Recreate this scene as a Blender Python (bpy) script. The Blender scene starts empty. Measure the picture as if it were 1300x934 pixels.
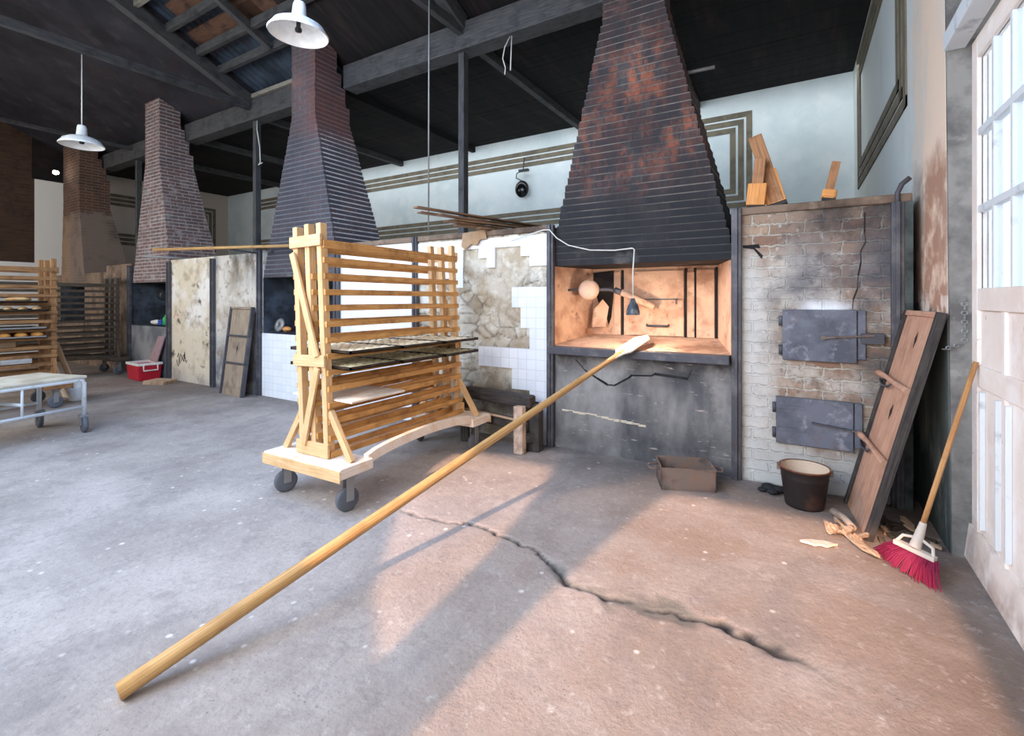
import bpy, math, random
from mathutils import Vector, Matrix, noise
random.seed(7)
scene = bpy.context.scene
col = scene.collection
V = Vector

# ------------------------------------------------------------------ mesh builder
class MB:
    def __init__(s):
        s.v = []; s.f = []; s.uv = []; s.sm = []; s.mi = []
        s.cur = 0
    def face(s, idx, uvs, smooth=False):
        s.f.append(idx); s.uv.append(uvs); s.sm.append(smooth); s.mi.append(s.cur)
    def hexa(s, P, uvmode='grain'):
        """P: 8 corners, index = x + 2y + 4z"""
        b = len(s.v); s.v += [V(p) for p in P]
        quads = [(0,4,6,2),(1,3,7,5),(0,1,5,4),(2,6,7,3),(0,2,3,1),(4,5,7,6)]
        L = [(V(P[1])-V(P[0])).length, (V(P[2])-V(P[0])).length, (V(P[4])-V(P[0])).length]
        lo = L.index(max(L)); off = random.uniform(0, 20)
        for qi, q in enumerate(quads):
            if uvmode == 'world':
                n = (V(P[q[1]])-V(P[q[0]])).cross(V(P[q[2]])-V(P[q[0]]))
                uvs = []
                for i in q:
                    p = V(P[i])
                    if abs(n.z) > max(abs(n.x), abs(n.y)): uvs.append((p.x, p.y))
                    elif abs(n.x) > abs(n.y): uvs.append((p.y, p.z))
                    else: uvs.append((p.x, p.z))
            else:
                uvs = []
                for i in q:
                    c = [(i & 1)*L[0], ((i >> 1) & 1)*L[1], ((i >> 2) & 1)*L[2]]
                    o = [k for k in range(3) if k != lo]
                    ax = qi//2
                    if ax == lo: uvs.append((c[o[0]]*.3+off, c[o[1]]+off))
                    else:
                        oo = [k for k in o if k != ax][0]
                        uvs.append((c[lo]+off, c[oo]+off+ax*.37))
            s.face(tuple(b+i for i in q), uvs)
        return s
    def box(s, a, c, uvmode='grain', M=None):
        P = [V(((a, c)[i & 1][0], (a, c)[(i >> 1) & 1][1], (a, c)[(i >> 2) & 1][2])) for i in range(8)]
        if M: P = [M @ p for p in P]
        return s.hexa(P, uvmode)
    def beam(s, p0, p1, w, h, up=(0,0,1)):
        p0 = V(p0); p1 = V(p1); d = (p1-p0).normalized(); up = V(up)
        if abs(d.dot(up)) > .98: up = V((0,1,0))
        x = d.cross(up).normalized(); z = x.cross(d).normalized()
        P = []
        for i in range(8):
            P.append((p1 if i & 2 else p0) + x*(w/2 if i & 1 else -w/2) + z*(h/2 if i & 4 else -h/2))
        return s.hexa(P)
    def tube(s, pts, r, n=8, cap=True, radii=None):
        pts = [V(p) for p in pts]; b = len(s.v); up = V((0,0,1)); px = None; acc = 0; off = random.uniform(0,9)
        for k, p in enumerate(pts):
            d = (pts[min(k+1, len(pts)-1)]-pts[max(k-1, 0)]).normalized()
            if px is None:
                a = up if abs(d.dot(up)) < .95 else V((1,0,0))
                x = d.cross(a).normalized()
            else:
                x = (px - d*px.dot(d)).normalized()
            px = x; y = d.cross(x); rr = radii[k] if radii else r
            for j in range(n):
                t = 2*math.pi*j/n
                s.v.append(p + x*math.cos(t)*rr + y*math.sin(t)*rr)
        for k in range(len(pts)-1):
            l = (pts[k+1]-pts[k]).length
            for j in range(n):
                j2 = (j+1) % n
                u0, u1 = acc+off, acc+l+off; v0, v1 = 2*math.pi*r*j/n, 2*math.pi*r*(j+1)/n
                s.face((b+k*n+j, b+k*n+j2, b+(k+1)*n+j2, b+(k+1)*n+j), [(u0,v0),(u0,v1),(u1,v1),(u1,v0)], n > 5)
            acc += l
        if cap:
            s.face(tuple(b+j for j in range(n))[::-1], [(0,j*.01) for j in range(n)])
            e = b+(len(pts)-1)*n
            s.face(tuple(e+j for j in range(n)), [(0,j*.01) for j in range(n)])
        return s
    def lathe(s, prof, loc=(0,0,0), n=28, M=None):
        b = len(s.v); loc = V(loc); m = len(prof)
        for r, z in prof:
            for j in range(n):
                t = 2*math.pi*j/n
                p = V((r*math.cos(t), r*math.sin(t), z))
                if M: p = M @ p
                s.v.append(loc+p)
        for k in range(m-1):
            for j in range(n):
                j2 = (j+1) % n
                u = .3*j/n; u2 = .3*(j+1)/n; w0 = prof[k][1]; w1 = prof[k+1][1]
                s.face((b+k*n+j, b+k*n+j2, b+(k+1)*n+j2, b+(k+1)*n+j), [(u,w0),(u2,w0),(u2,w1),(u,w1)], True)
        return s
    def cyl(s, p0, p1, r, n=20): return s.tube([p0, p1], r, n)
    def prism(s, poly, d):
        """poly: list of 3D points (planar, in order), extruded by vector d"""
        b = len(s.v); n = len(poly); d = V(d)
        s.v += [V(p) for p in poly] + [V(p)+d for p in poly]
        s.face(tuple(b+i for i in range(n))[::-1], [(V(poly[i]).x, V(poly[i]).z+V(poly[i]).y) for i in range(n)][::-1])
        s.face(tuple(b+n+i for i in range(n)), [(V(poly[i]).x, V(poly[i]).z+V(poly[i]).y) for i in range(n)])
        acc = 0
        for i in range(n):
            j = (i+1) % n; l = (V(poly[j])-V(poly[i])).length
            s.face((b+i, b+j, b+n+j, b+n+i), [(acc,0),(acc+l,0),(acc+l,d.length),(acc,d.length)]); acc += l
        return s
    def grid(s, fn, nu, nv, uvfn=None, smooth=True):
        b = len(s.v)
        for i in range(nu+1):
            for j in range(nv+1): s.v.append(V(fn(i/nu, j/nv)))
        for i in range(nu):
            for j in range(nv):
                q = (b+i*(nv+1)+j, b+(i+1)*(nv+1)+j, b+(i+1)*(nv+1)+j+1, b+i*(nv+1)+j+1)
                if uvfn: uv = [uvfn(a/nu, c/nv) for a, c in ((i,j),(i+1,j),(i+1,j+1),(i,j+1))]
                else: uv = [(s.v[k].x+s.v[k].y*.5, s.v[k].z+s.v[k].y*.5) for k in q]
                s.face(q, uv, smooth)
        return s
    def build(s, name, mats, parent=None, bevel=0, kind=None):
        me = bpy.data.meshes.new(name)
        me.from_pydata([tuple(v) for v in s.v], [], s.f)
        uvl = me.uv_layers.new(name='UVMap')
        flat = [c for f in s.uv for u in f for c in u]
        uvl.data.foreach_set('uv', flat)
        me.polygons.foreach_set('use_smooth', s.sm)
        if not isinstance(mats, (list, tuple)): mats = [mats]
        for m in mats: me.materials.append(m)
        me.polygons.foreach_set('material_index', s.mi)
        me.update()
        o = bpy.data.objects.new(name, me); col.objects.link(o)
        if parent: o.parent = parent
        if kind: o['kind'] = kind
        if bevel:
            b = o.modifiers.new('Bevel', 'BEVEL'); b.width = bevel; b.segments = 2; b.limit_method = 'ANGLE'; b.angle_limit = .7
        return o

def thing(name, label, cat, loc=(0,0,0), rz=0, group=None):
    o = bpy.data.objects.new(name, None); col.objects.link(o); o.empty_display_size = .1
    o.location = loc; o.rotation_euler = (0,0,rz); o['label'] = label; o['category'] = cat
    if group: o['group'] = group
    return o
def tag(o, label, cat, group=None):
    o['label'] = label; o['category'] = cat
    if group: o['group'] = group
    return o
def dup(o, loc=None, rz=None, label=None, group=None):
    c = o.copy(); col.objects.link(c)
    if loc is not None: c.location = loc
    if rz is not None: c.rotation_euler = (0,0,rz)
    if label: c['label'] = label
    if group: c['group'] = group
    for ch in list(o.children):
        d = ch.copy(); col.objects.link(d); d.parent = c
        for g in list(ch.children):
            e = g.copy(); col.objects.link(e); e.parent = d
    return c

# ------------------------------------------------------------------ materials
class NT:
    def __init__(s, name):
        s.m = bpy.data.materials.new(name); s.m.use_nodes = True
        s.t = s.m.node_tree; s.t.nodes.clear()
        s.out = s.n('ShaderNodeOutputMaterial'); s.b = s.n('ShaderNodeBsdfPrincipled')
        s.l(s.b.outputs[0], s.out.inputs[0])
    def n(s, k, **p):
        x = s.t.nodes.new(k)
        for a, v in p.items(): setattr(x, a, v)
        return x
    def l(s, a, b): s.t.links.new(a, b)
    def setin(s, sock, v):
        if hasattr(v, 'is_linked') or hasattr(v, 'links'): s.l(v, sock)
        elif isinstance(v, tuple) and len(v) == 3 and sock.type == 'RGBA': sock.default_value = (*v, 1)
        else: sock.default_value = v
    def mix(s, f, a, b, blend='MIX'):
        x = s.n('ShaderNodeMix', data_type='RGBA', blend_type=blend)
        s.setin(x.inputs[0], f); s.setin(x.inputs[6], a); s.setin(x.inputs[7], b)
        return x.outputs[2]
    def math(s, op, a, b=0.0):
        x = s.n('ShaderNodeMath', operation=op); s.setin(x.inputs[0], a); s.setin(x.inputs[1], b)
        return x.outputs[0]
    def ramp(s, v, a, b):
        x = s.n('ShaderNodeMapRange'); x.clamp = True
        s.setin(x.inputs[0], v); x.inputs[1].default_value = a; x.inputs[2].default_value = b
        return x.outputs[0]
    def noise(s, vec, scale, detail=6, rough=.6, stretch=(1,1,1), off=0):
        if stretch != (1,1,1) or off:
            m = s.n('ShaderNodeMapping'); s.l(vec, m.inputs[0]); m.inputs[3].default_value = stretch; m.inputs[1].default_value = (off, off*.7, off*1.3)
            vec = m.outputs[0]
        x = s.n('ShaderNodeTexNoise'); s.l(vec, x.inputs['Vector'])
        x.inputs['Scale'].default_value = scale; x.inputs['Detail'].default_value = detail; x.inputs['Roughness'].default_value = rough
        return x.outputs['Fac']

def srgb(r, g, b):
    f = lambda c: (c/255/12.92) if c/255 <= .04045 else ((c/255+.055)/1.055)**2.4
    return (f(r), f(g), f(b))

def grunge(name, base, layers=(), rough=.85, bump=None, brick=None, metal=0, spec=.3, tile=None, attrs=()):
    """base colour, then layers of dirt, tone or painted light mixed in by noise, each optionally confined to an x/y/z band"""
    t = NT(name)
    tc = t.n('ShaderNodeTexCoord'); obj = tc.outputs['Object']; uv = tc.outputs['UV']
    sep = t.n('ShaderNodeSeparateXYZ'); t.l(obj, sep.inputs[0])
    ax = {'x': sep.outputs[0], 'y': sep.outputs[1], 'z': sep.outputs[2]}
    c = base; h = None
    if brick or tile:
        q = brick or tile
        br = t.n('ShaderNodeTexBrick'); t.l(uv, br.inputs['Vector'])
        br.offset = .5 if brick else 0.0
        br.inputs['Scale'].default_value = 1
        br.inputs['Brick Width'].default_value = q['w']; br.inputs['Row Height'].default_value = q['h']
        br.inputs['Mortar Size'].default_value = q.get('m', .008); br.inputs['Mortar Smooth'].default_value = .3
        br.inputs['Bias'].default_value = q.get('bias', 0)
        if brick:   # ragged joints
            nz = t.noise(obj, 18, 3); nv = t.n('ShaderNodeCombineXYZ')
            t.l(t.math('MULTIPLY', t.math('SUBTRACT', nz, .5), q.get('wob', .02)), nv.inputs[1])
            t.l(t.math('MULTIPLY', t.math('SUBTRACT', nz, .5), q.get('wob', .02)), nv.inputs[0])
            ad = t.n('ShaderNodeVectorMath', operation='ADD'); t.l(uv, ad.inputs[0]); t.l(nv.outputs[0], ad.inputs[1])
            t.l(ad.outputs[0], br.inputs['Vector'])
        br.inputs['Color1'].default_value = (*q['c1'], 1); br.inputs['Color2'].default_value = (*q['c2'], 1); br.inputs['Mortar'].default_value = (*q['mc'], 1)
        c = br.outputs['Color']; h = br.outputs['Fac']
    for k, L in enumerate(layers):
        nf = t.noise(uv if L.get('uv') else obj, L.get('s', 3), L.get('d', 7), L.get('r', .62), L.get('st', (1,1,1)), L.get('o', k*3.1))
        f = t.ramp(nf, L.get('lo', .45), L.get('hi', .6))
        if 'amt' in L: f = t.math('MULTIPLY', f, L['amt'])
        if L.get('mask'):
            pn = t.math('MULTIPLY', t.math('SUBTRACT', t.noise(obj, L.get('ps', 3.5), 5, .65, off=k*1.7+20), .5), L.get('pw', .45))
            for a, p, q in L['mask']:
                f = t.math('MULTIPLY', f, t.ramp(t.math('ADD', ax[a], pn), p, q))
        c = t.mix(f, c, L['c'])
    for nm, cc, am in attrs:
        a = t.n('ShaderNodeAttribute', attribute_name=nm)
        c = t.mix(t.math('MULTIPLY', a.outputs['Fac'], am), c, cc)
    t.setin(t.b.inputs['Base Color'], c)
    t.b.inputs['Roughness'].default_value = rough; t.b.inputs['Metallic'].default_value = metal
    t.b.inputs['Specular IOR Level'].default_value = spec
    if bump or h is not None:
        sc, st = bump or (20, .2)
        hn = t.noise(obj, sc, 6)
        if h is not None:
            hn = t.math('SUBTRACT', t.math('MULTIPLY', hn, .5), t.math('MULTIPLY', h, .8 if brick else .25))
        bp = t.n('ShaderNodeBump'); bp.inputs['Strength'].default_value = st; bp.inputs['Distance'].default_value = .02
        t.l(hn, bp.inputs['Height']); t.l(bp.outputs[0], t.b.inputs['Normal'])
    return t.m

def wood(name, c1, c2, c3=None, rough=.65, gs=(1.2, 30, 1), amt3=.6, bump=.15):
    t = NT(name); tc = t.n('ShaderNodeTexCoord'); uv = tc.outputs['UV']; obj = tc.outputs['Object']
    g = t.noise(uv, 3, 5, .6, gs)
    c = t.mix(t.ramp(g, .35, .68), c1, c2)
    if c3: c = t.mix(t.math('MULTIPLY', t.ramp(t.noise(obj, 5, 6, .65, off=2), .5, .68), amt3), c, c3)
    g2 = t.noise(uv, 5, 2, .5, (2, 60, 1))
    c = t.mix(t.math('MULTIPLY', t.ramp(g2, .58, .75), .35), c, tuple(x*.35 for x in c1))
    t.setin(t.b.inputs['Base Color'], c); t.b.inputs['Roughness'].default_value = rough; t.b.inputs['Specular IOR Level'].default_value = .25
    bp = t.n('ShaderNodeBump'); bp.inputs['Strength'].default_value = bump; bp.inputs['Distance'].default_value = .01
    t.l(g, bp.inputs['Height']); t.l(bp.outputs[0], t.b.inputs['Normal'])
    return t.m

def plain(name, c, rough=.6, metal=0, emit=None, spec=.4):
    t = NT(name); t.setin(t.b.inputs['Base Color'], c); t.b.inputs['Roughness'].default_value = rough
    t.b.inputs['Metallic'].default_value = metal; t.b.inputs['Specular IOR Level'].default_value = spec
    tc = t.n('ShaderNodeTexCoord'); f = t.noise(tc.outputs['Object'], 14, 5)
    t.setin(t.b.inputs['Base Color'], t.mix(t.math('MULTIPLY', t.ramp(f, .45, .7), .35), c, tuple(x*.55 for x in c)))
    if emit: t.setin(t.b.inputs['Emission Color'], emit[0]); t.b.inputs['Emission Strength'].default_value = emit[1]
    return t.m

M = {}
M['gap_black'] = grunge('gap_hole_black', srgb(30,30,32), [dict(c=srgb(62,60,60), s=4, lo=.48, hi=.75)], bump=(25,.3))  # near-black for the dark of gaps, holes and cracks
# bricks of the four chimneys
def brickmat(name, c1, c2, mc, layers, m=.007, bump=(30,.5)):
    return grunge(name, c1, layers, brick=dict(w=.235, h=.068, m=m, c1=c1, c2=c2, mc=mc), bump=bump, rough=.85)
M['chim1'] = brickmat('sooty_chimney_brick', srgb(68,66,70), srgb(84,76,75), srgb(94,88,86), [
    dict(c=srgb(178,100,66), s=6.5, lo=.45, hi=.60, st=(1.3,1,.6), r=.72, amt=.8, mask=[('z',2.35,2.8),('z',4.6,3.6)]),
    dict(c=srgb(120,76,62), s=5, lo=.5, hi=.62, amt=.7, mask=[('z',2.4,3.0)]),
    dict(c=srgb(40,42,47), s=3, lo=.34, hi=.55, amt=.8),
    dict(c=srgb(34,36,40), s=1, lo=0, hi=.3, amt=.75, mask=[('z',2.75,2.2)]),
    dict(c=srgb(125,122,120), s=2.5, lo=.55, hi=.75, amt=.6, mask=[('z',2.1,1.9)])])
M['chim2'] = brickmat('dark_grey_chimney_brick', srgb(96,90,94), srgb(112,88,86), srgb(130,126,128), [
    dict(c=srgb(128,70,56), s=1, lo=.2, hi=.5, amt=.7, mask=[('z',3.7,4.1),('x',-6.25,-6.0)]),
    dict(c=srgb(62,64,72), s=1.6, lo=.3, hi=.6, amt=.75),
    dict(c=srgb(58,62,70), s=1, lo=0, hi=.3, amt=.55, mask=[('x',-5.9,-6.5),('z',4.5,3.4)]),
    dict(c=srgb(150,148,145), s=2.5, lo=.5, hi=.7, amt=.6, mask=[('z',2.1,1.85)])])
M['chim3'] = brickmat('red_grey_chimney_brick', srgb(122,94,90), srgb(112,100,102), srgb(176,168,165), [
    dict(c=srgb(176,170,170), s=7, lo=.5, hi=.66, amt=.6, mask=[('z',4.4,3.6)]),
    dict(c=srgb(70,66,68), s=1.6, lo=.48, hi=.7, amt=.6)])
M['chim4'] = brickmat('brown_chimney_brick', srgb(106,76,62), srgb(84,66,58), srgb(134,112,98), [
    dict(c=srgb(168,138,112), s=1, lo=.0, hi=.3, amt=.75, mask=[('z',3.55,3.35),('x',-14.9,-15.1)]),
    dict(c=srgb(132,116,106), s=1.5, lo=.0, hi=.3, amt=.95, mask=[('z',3.62,3.55),('x',-15.3,-15.1)]),
    dict(c=srgb(48,42,40), s=2, lo=.48, hi=.7, amt=.6)])
M['chim1m'] = grunge('sooty_mortar', srgb(122,114,108), [dict(c=srgb(58,58,60), s=2.5, lo=.40, hi=.6, amt=.8), dict(c=srgb(52,54,58), s=1, lo=0, hi=.3, amt=.7, mask=[('z',2.6,2.2)])])
M['chim2m'] = grunge('pale_mortar', srgb(206,204,206), [dict(c=srgb(110,104,106), s=1.8, lo=.42, hi=.66, amt=.8), dict(c=srgb(88,92,102), s=1, lo=0, hi=.3, amt=.9, mask=[('y',4.50,4.475)], pw=.0), dict(c=srgb(110,84,78), s=1, lo=0, hi=.3, amt=.85, mask=[('z',3.8,4.0)])])
M['chim3m'] = grunge('whitish_mortar', srgb(188,182,180), [dict(c=srgb(120,110,108), s=2, lo=.45, hi=.65, amt=.7)])
M['chim4m'] = grunge('brown_mortar', srgb(128,108,94), [dict(c=srgb(132,116,106), s=1.5, lo=.0, hi=.3, amt=.95, mask=[('z',3.62,3.55)], pw=.05)])
# oven fronts
M['stone'] = grunge('rubble_stone_plaster', srgb(206,198,182), [
    dict(c=srgb(168,150,122), s=3.2, lo=.48, hi=.62, amt=.7),
    dict(c=srgb(228,224,212), s=5, lo=.5, hi=.62, amt=.8),
    dict(c=srgb(128,116,102), s=4.5, lo=.56, hi=.68, amt=.7),
    dict(c=srgb(66,60,56), s=2, lo=.25, hi=.5, amt=.85, mask=[('z',.75,.45)])], bump=(16,.9), attrs=(('tint', srgb(150,132,106), .8), ('joint', srgb(74,62,52), .75)))
M['plaster_a'] = grunge('stained_plaster_soot', srgb(214,208,198), [
    dict(c=srgb(168,154,134), s=2.4, lo=.45, hi=.6, amt=.7),
    dict(c=srgb(52,44,38), s=2.2, lo=.42, hi=.62, st=(1,1,.5), amt=.9, mask=[('z',1.5,2.1)]),
    dict(c=srgb(72,80,98), s=3, lo=.3, hi=.55, amt=.8, mask=[('z',1.1,.3)]),  # blue tint low down paints the daylight streak into the plaster
    dict(c=srgb(120,100,82), s=8, lo=.56, hi=.66, amt=.7)], bump=(14,.5))
M['plaster_b'] = grunge('stained_plaster_cream', srgb(220,208,186), [
    dict(c=srgb(236,232,226), s=1.7, lo=.46, hi=.56, amt=.9, mask=[('z',.9,1.1)]),
    dict(c=srgb(176,158,132), s=3, lo=.5, hi=.62, amt=.75),
    dict(c=srgb(196,120,108), s=6, lo=.62, hi=.66, amt=.7, mask=[('z',.6,.8),('z',1.5,1.3)]),
    dict(c=srgb(60,50,44), s=4, lo=.6, hi=.68, amt=.85),
    dict(c=srgb(150,150,160), s=2, lo=.3, hi=.6, amt=.6, mask=[('z',.35,.05)])], bump=(12,.5))
M['plaster_brown'] = grunge('brown_dusty_plaster', srgb(132,112,96), [dict(c=srgb(86,72,62), s=2, lo=.45, hi=.6), dict(c=srgb(168,148,128), s=5, lo=.55, hi=.68, amt=.6)], bump=(14,.5))
M['base1'] = grunge('sooty_grey_render', srgb(156,153,150), [
    dict(c=srgb(78,78,82), s=1.3, lo=.42, hi=.62, st=(1.4,1,.6), amt=.85),
    dict(c=srgb(160,156,150), s=4, lo=.56, hi=.7, amt=.6),
    dict(c=srgb(52,52,56), s=2, lo=.2, hi=.55, amt=.7, mask=[('z',.5,.15)]),
    dict(c=srgb(44,44,48), s=3, lo=.35, hi=.55, amt=.8, mask=[('z',.6,.95)]),
    dict(c=srgb(170,158,148), s=12, lo=.64, hi=.68, st=(.5,1,3))], bump=(9,.6))
M['base3'] = grunge('grey_blue_render', srgb(148,148,150), [dict(c=srgb(104,106,112), s=2, lo=.42, hi=.62)], bump=(12,.4))
M['cavity1'] = grunge('dusty_orange_oven_lining', srgb(214,178,152), [
    dict(c=srgb(150,108,84), s=2.5, lo=.46, hi=.64, amt=.8), dict(c=srgb(228,196,168), s=6, lo=.55, hi=.7, amt=.7),
    dict(c=srgb(96,70,58), s=9, lo=.6, hi=.7, amt=.7)], bump=(14,.5))
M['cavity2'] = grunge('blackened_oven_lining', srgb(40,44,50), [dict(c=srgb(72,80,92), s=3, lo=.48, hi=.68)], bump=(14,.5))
M['brick_right'] = grunge('limewashed_firebox_brick', srgb(170,160,145), [
    dict(c=srgb(150,140,128), s=1.6, lo=.4, hi=.62, amt=.55),
    dict(c=srgb(204,200,192), s=2.6, lo=.42, hi=.58, amt=.75, mask=[('z',2.0,1.8)]),
    dict(c=srgb(108,98,90), s=6, lo=.55, hi=.68, amt=.7),
    dict(c=srgb(92,84,78), s=24, lo=.56, hi=.66, amt=.55), dict(c=srgb(214,210,202), s=15, lo=.58, hi=.68, amt=.6),
    dict(c=srgb(188,188,184), s=1, lo=0, hi=.3, amt=.9, mask=[('z',.42,.2)]),
    dict(c=srgb(206,206,202), s=1.5, lo=.3, hi=.5, amt=.8, mask=[('x',-.12,-.38),('z',2.0,1.7)]),
    dict(c=srgb(76,80,92), s=1.4, lo=.22, hi=.5, amt=.85, mask=[('x',-.25,.1),('z',1.35,1.65),('z',2.25,1.8)], pw=.7),
    dict(c=srgb(58,54,56), s=2, lo=.3, hi=.55, amt=.85, mask=[('x',-.05,.15),('z',1.95,2.05)]),
    dict(c=srgb(82,80,80), s=2.5, lo=.40, hi=.6, amt=.7, mask=[('x',.2,.45)]),
    dict(c=srgb(240,244,250), s=1.2, lo=.15, hi=.4, amt=.9, mask=[('z',1.40,1.43),('z',1.53,1.44),('x',-.06,.06),('x',.34,.2)], pw=.12)],
    brick=dict(w=.245, h=.088, m=.009, wob=.05, c1=srgb(136,106,88), c2=srgb(170,146,124), mc=srgb(180,172,158)), bump=(18,.9))
M['tile'] = grunge('white_glazed_tile', srgb(236,240,245), [dict(c=srgb(214,218,224), s=3, lo=.5, hi=.7, amt=.5)],
    tile=dict(w=.1088, h=.1088, m=.0035, c1=srgb(240,243,247), c2=srgb(232,237,243), mc=srgb(214,218,224)), rough=.25, spec=.5, bump=(6,.1))
M['iron'] = grunge('black_iron', srgb(82,82,88), [dict(c=srgb(122,120,122), s=6, lo=.5, hi=.7, amt=.7), dict(c=srgb(92,64,52), s=9, lo=.58, hi=.7, amt=.6)], rough=.55, metal=.3, bump=(40,.15))
M['iron_door'] = grunge('grey_iron_plate', srgb(112,116,128), [dict(c=srgb(76,80,90), s=4, lo=.42, hi=.62, amt=.8), dict(c=srgb(170,174,184), s=11, lo=.56, hi=.7, amt=.6), dict(c=srgb(120,92,86), s=5, lo=.6, hi=.72, amt=.5)], rough=.6, metal=.2, bump=(30,.15))
M['rust'] = grunge('rusty_sheet_metal', srgb(126,112,104), [dict(c=srgb(142,108,90), s=8, lo=.5, hi=.66, amt=.6), dict(c=srgb(58,50,48), s=5, lo=.5, hi=.66, amt=.7)], rough=.7, metal=.2, bump=(30,.2))
M['bucket'] = grunge('black_rusty_bucket', srgb(44,40,40), [dict(c=srgb(104,72,56), s=5, lo=.52, hi=.68, amt=.6), dict(c=srgb(150,92,66), s=9, lo=.3, hi=.5, amt=.8, mask=[('z',.268,.28)], pw=.02)], rough=.55, metal=.2)
M['bucket_in'] = grunge('scaled_bucket_lining', srgb(208,188,166), [dict(c=srgb(150,110,84), s=6, lo=.5, hi=.65)], rough=.8)
M['ash'] = grunge('grey_ash', srgb(150,130,112), [dict(c=srgb(196,180,160), s=8, lo=.5, hi=.6)], bump=(40,.5))
# walls and roof
M['wall_back'] = grunge('pale_blue_painted_wall', srgb(216,226,228), [dict(c=srgb(188,204,208), s=.8, lo=.42, hi=.65, amt=.8), dict(c=srgb(232,236,236), s=3, lo=.5, hi=.7, amt=.5)], bump=(6,.1))
M['wall_right'] = grunge('pale_painted_right_wall', srgb(214,220,218), [
    dict(c=srgb(238,214,192), s=.9, lo=.2, hi=.4, amt=.95, mask=[('y',4.75,4.6)]),  # peach near the door paints warm light into the wall
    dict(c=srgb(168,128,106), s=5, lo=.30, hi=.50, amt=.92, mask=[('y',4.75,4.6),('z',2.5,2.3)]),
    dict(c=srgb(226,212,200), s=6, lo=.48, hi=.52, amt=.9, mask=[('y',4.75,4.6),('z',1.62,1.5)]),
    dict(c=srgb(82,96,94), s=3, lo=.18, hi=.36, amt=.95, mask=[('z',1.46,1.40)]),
    dict(c=srgb(40,46,46), s=2, lo=.2, hi=.5, amt=.8, mask=[('z',.9,.3)]),  # darker toward the floor: shade behind the leaning board painted in
    dict(c=srgb(196,204,202), s=2.2, lo=.5, hi=.65, amt=.5, st=(1,1,.4))], bump=(8,.25))
M['pier'] = grunge('dark_grey_concrete', srgb(142,140,136), [dict(c=srgb(92,90,90), s=3.5, lo=.44, hi=.62, amt=.85), dict(c=srgb(158,156,152), s=8, lo=.6, hi=.7, amt=.6), dict(c=srgb(56,56,56), s=2, lo=.3, hi=.6, amt=.6, mask=[('z',1.2,.2)])], bump=(18,.5))
M['stripe'] = grunge('olive_brown_stripe_paint', srgb(120,112,96), [dict(c=srgb(98,92,80), s=5, lo=.45, hi=.65)])
M['wall_end'] = grunge('cream_end_wall', srgb(234,230,224), [dict(c=srgb(176,152,128), s=1, lo=.1, hi=.3, amt=.6, mask=[('y',5.2,6)])])
M['brown_boards'] = wood('brown_wall_boards', srgb(60,46,38), srgb(88,66,52), srgb(42,34,31), gs=(.8,14,1))
M['ceil'] = grunge('black_stained_boards', srgb(27,25,26), [dict(c=srgb(58,44,38), s=1.2, lo=.5, hi=.72, st=(3,.5,1), amt=.7), dict(c=srgb(18,17,18), s=2.5, lo=.42, hi=.6, st=(6,.6,1), amt=.8)], rough=.9, bump=(10,.3))
M['roof'] = grunge('smoked_roof_boards', srgb(50,49,56), [dict(c=srgb(30,29,34), s=1.3, lo=.40, hi=.62, amt=.85), dict(c=srgb(86,80,84), s=2.6, lo=.56, hi=.75, amt=.5), dict(c=srgb(64,46,44), s=1.1, lo=.55, hi=.7, amt=.6)], rough=.9, bump=(6,.2))
M['corr'] = grunge('dark_corrugated_sheet', srgb(70,82,96), [dict(c=srgb(40,44,50), s=2, lo=.42, hi=.6, amt=.8), dict(c=srgb(104,72,58), s=1.4, lo=.56, hi=.68, amt=.7)], rough=.6, metal=.2)
M['patch'] = wood('orange_brown_roof_board', srgb(78,56,46), srgb(108,78,60), srgb(44,36,34), amt3=.9)
M['beam'] = wood('smoked_grey_beam', srgb(56,57,61), srgb(92,91,90), srgb(42,42,46), amt3=.7)
M['beam_light'] = wood('dusty_grey_purlin', srgb(120,116,106), srgb(160,154,142), srgb(90,88,84))
M['floor'] = None
M['wood'] = wood('honey_pine', srgb(196,146,86), srgb(232,190,130), srgb(168,112,62), amt3=.35)
M['wood_pale'] = wood('floury_pale_pine', srgb(206,164,116), srgb(230,196,150), srgb(184,136,86), amt3=.4)
M['wood_rail'] = wood('amber_pine_rail', srgb(190,134,76), srgb(222,174,110), srgb(112,78,48), amt3=.6)
M['wood_flour'] = wood('flour_dusted_pine', srgb(232,214,196), srgb(244,234,222), srgb(214,170,124), amt3=.5)
M['wood_dark'] = wood('dark_weathered_wood', srgb(60,54,48), srgb(112,100,86), srgb(42,38,34))
M['wood_mid'] = wood('brown_rack_wood', srgb(124,86,54), srgb(176,132,88), srgb(84,58,40), amt3=.8)
M['wood_prop'] = wood('brown_prop_wood', srgb(150,106,74), srgb(190,140,100), srgb(110,78,56))  # brown shaft tone carries the shaded upper part of the props
M['wood_orange'] = wood('orange_wood_tone', srgb(206,134,70), srgb(234,172,108), srgb(170,112,66), amt3=.3)  # on the prop feet, orange paints in the light on their lower part
M['wood_plank'] = wood('brown_dusty_plank', srgb(110,84,64), srgb(156,126,100), srgb(74,58,48))
M['board_red'] = wood('red_brown_board', srgb(176,134,112), srgb(202,164,140), srgb(146,108,88), gs=(1,12,1), amt3=.6)
M['board_grey'] = wood('grey_brown_board', srgb(140,124,108), srgb(176,158,136), srgb(96,84,76), gs=(1,12,1), amt3=.7)
M['charred'] = wood('charred_timber', srgb(46,44,46), srgb(84,78,74), srgb(28,28,30), amt3=.7)
M['charred_pale'] = wood('worn_pale_timber', srgb(190,160,136), srgb(214,196,180), srgb(90,72,62), amt3=.8)
M['pole'] = wood('polished_peel_pole', srgb(172,130,80), srgb(212,172,118), srgb(140,98,58), amt3=.4, gs=(.8,50,1), rough=.5)
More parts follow.
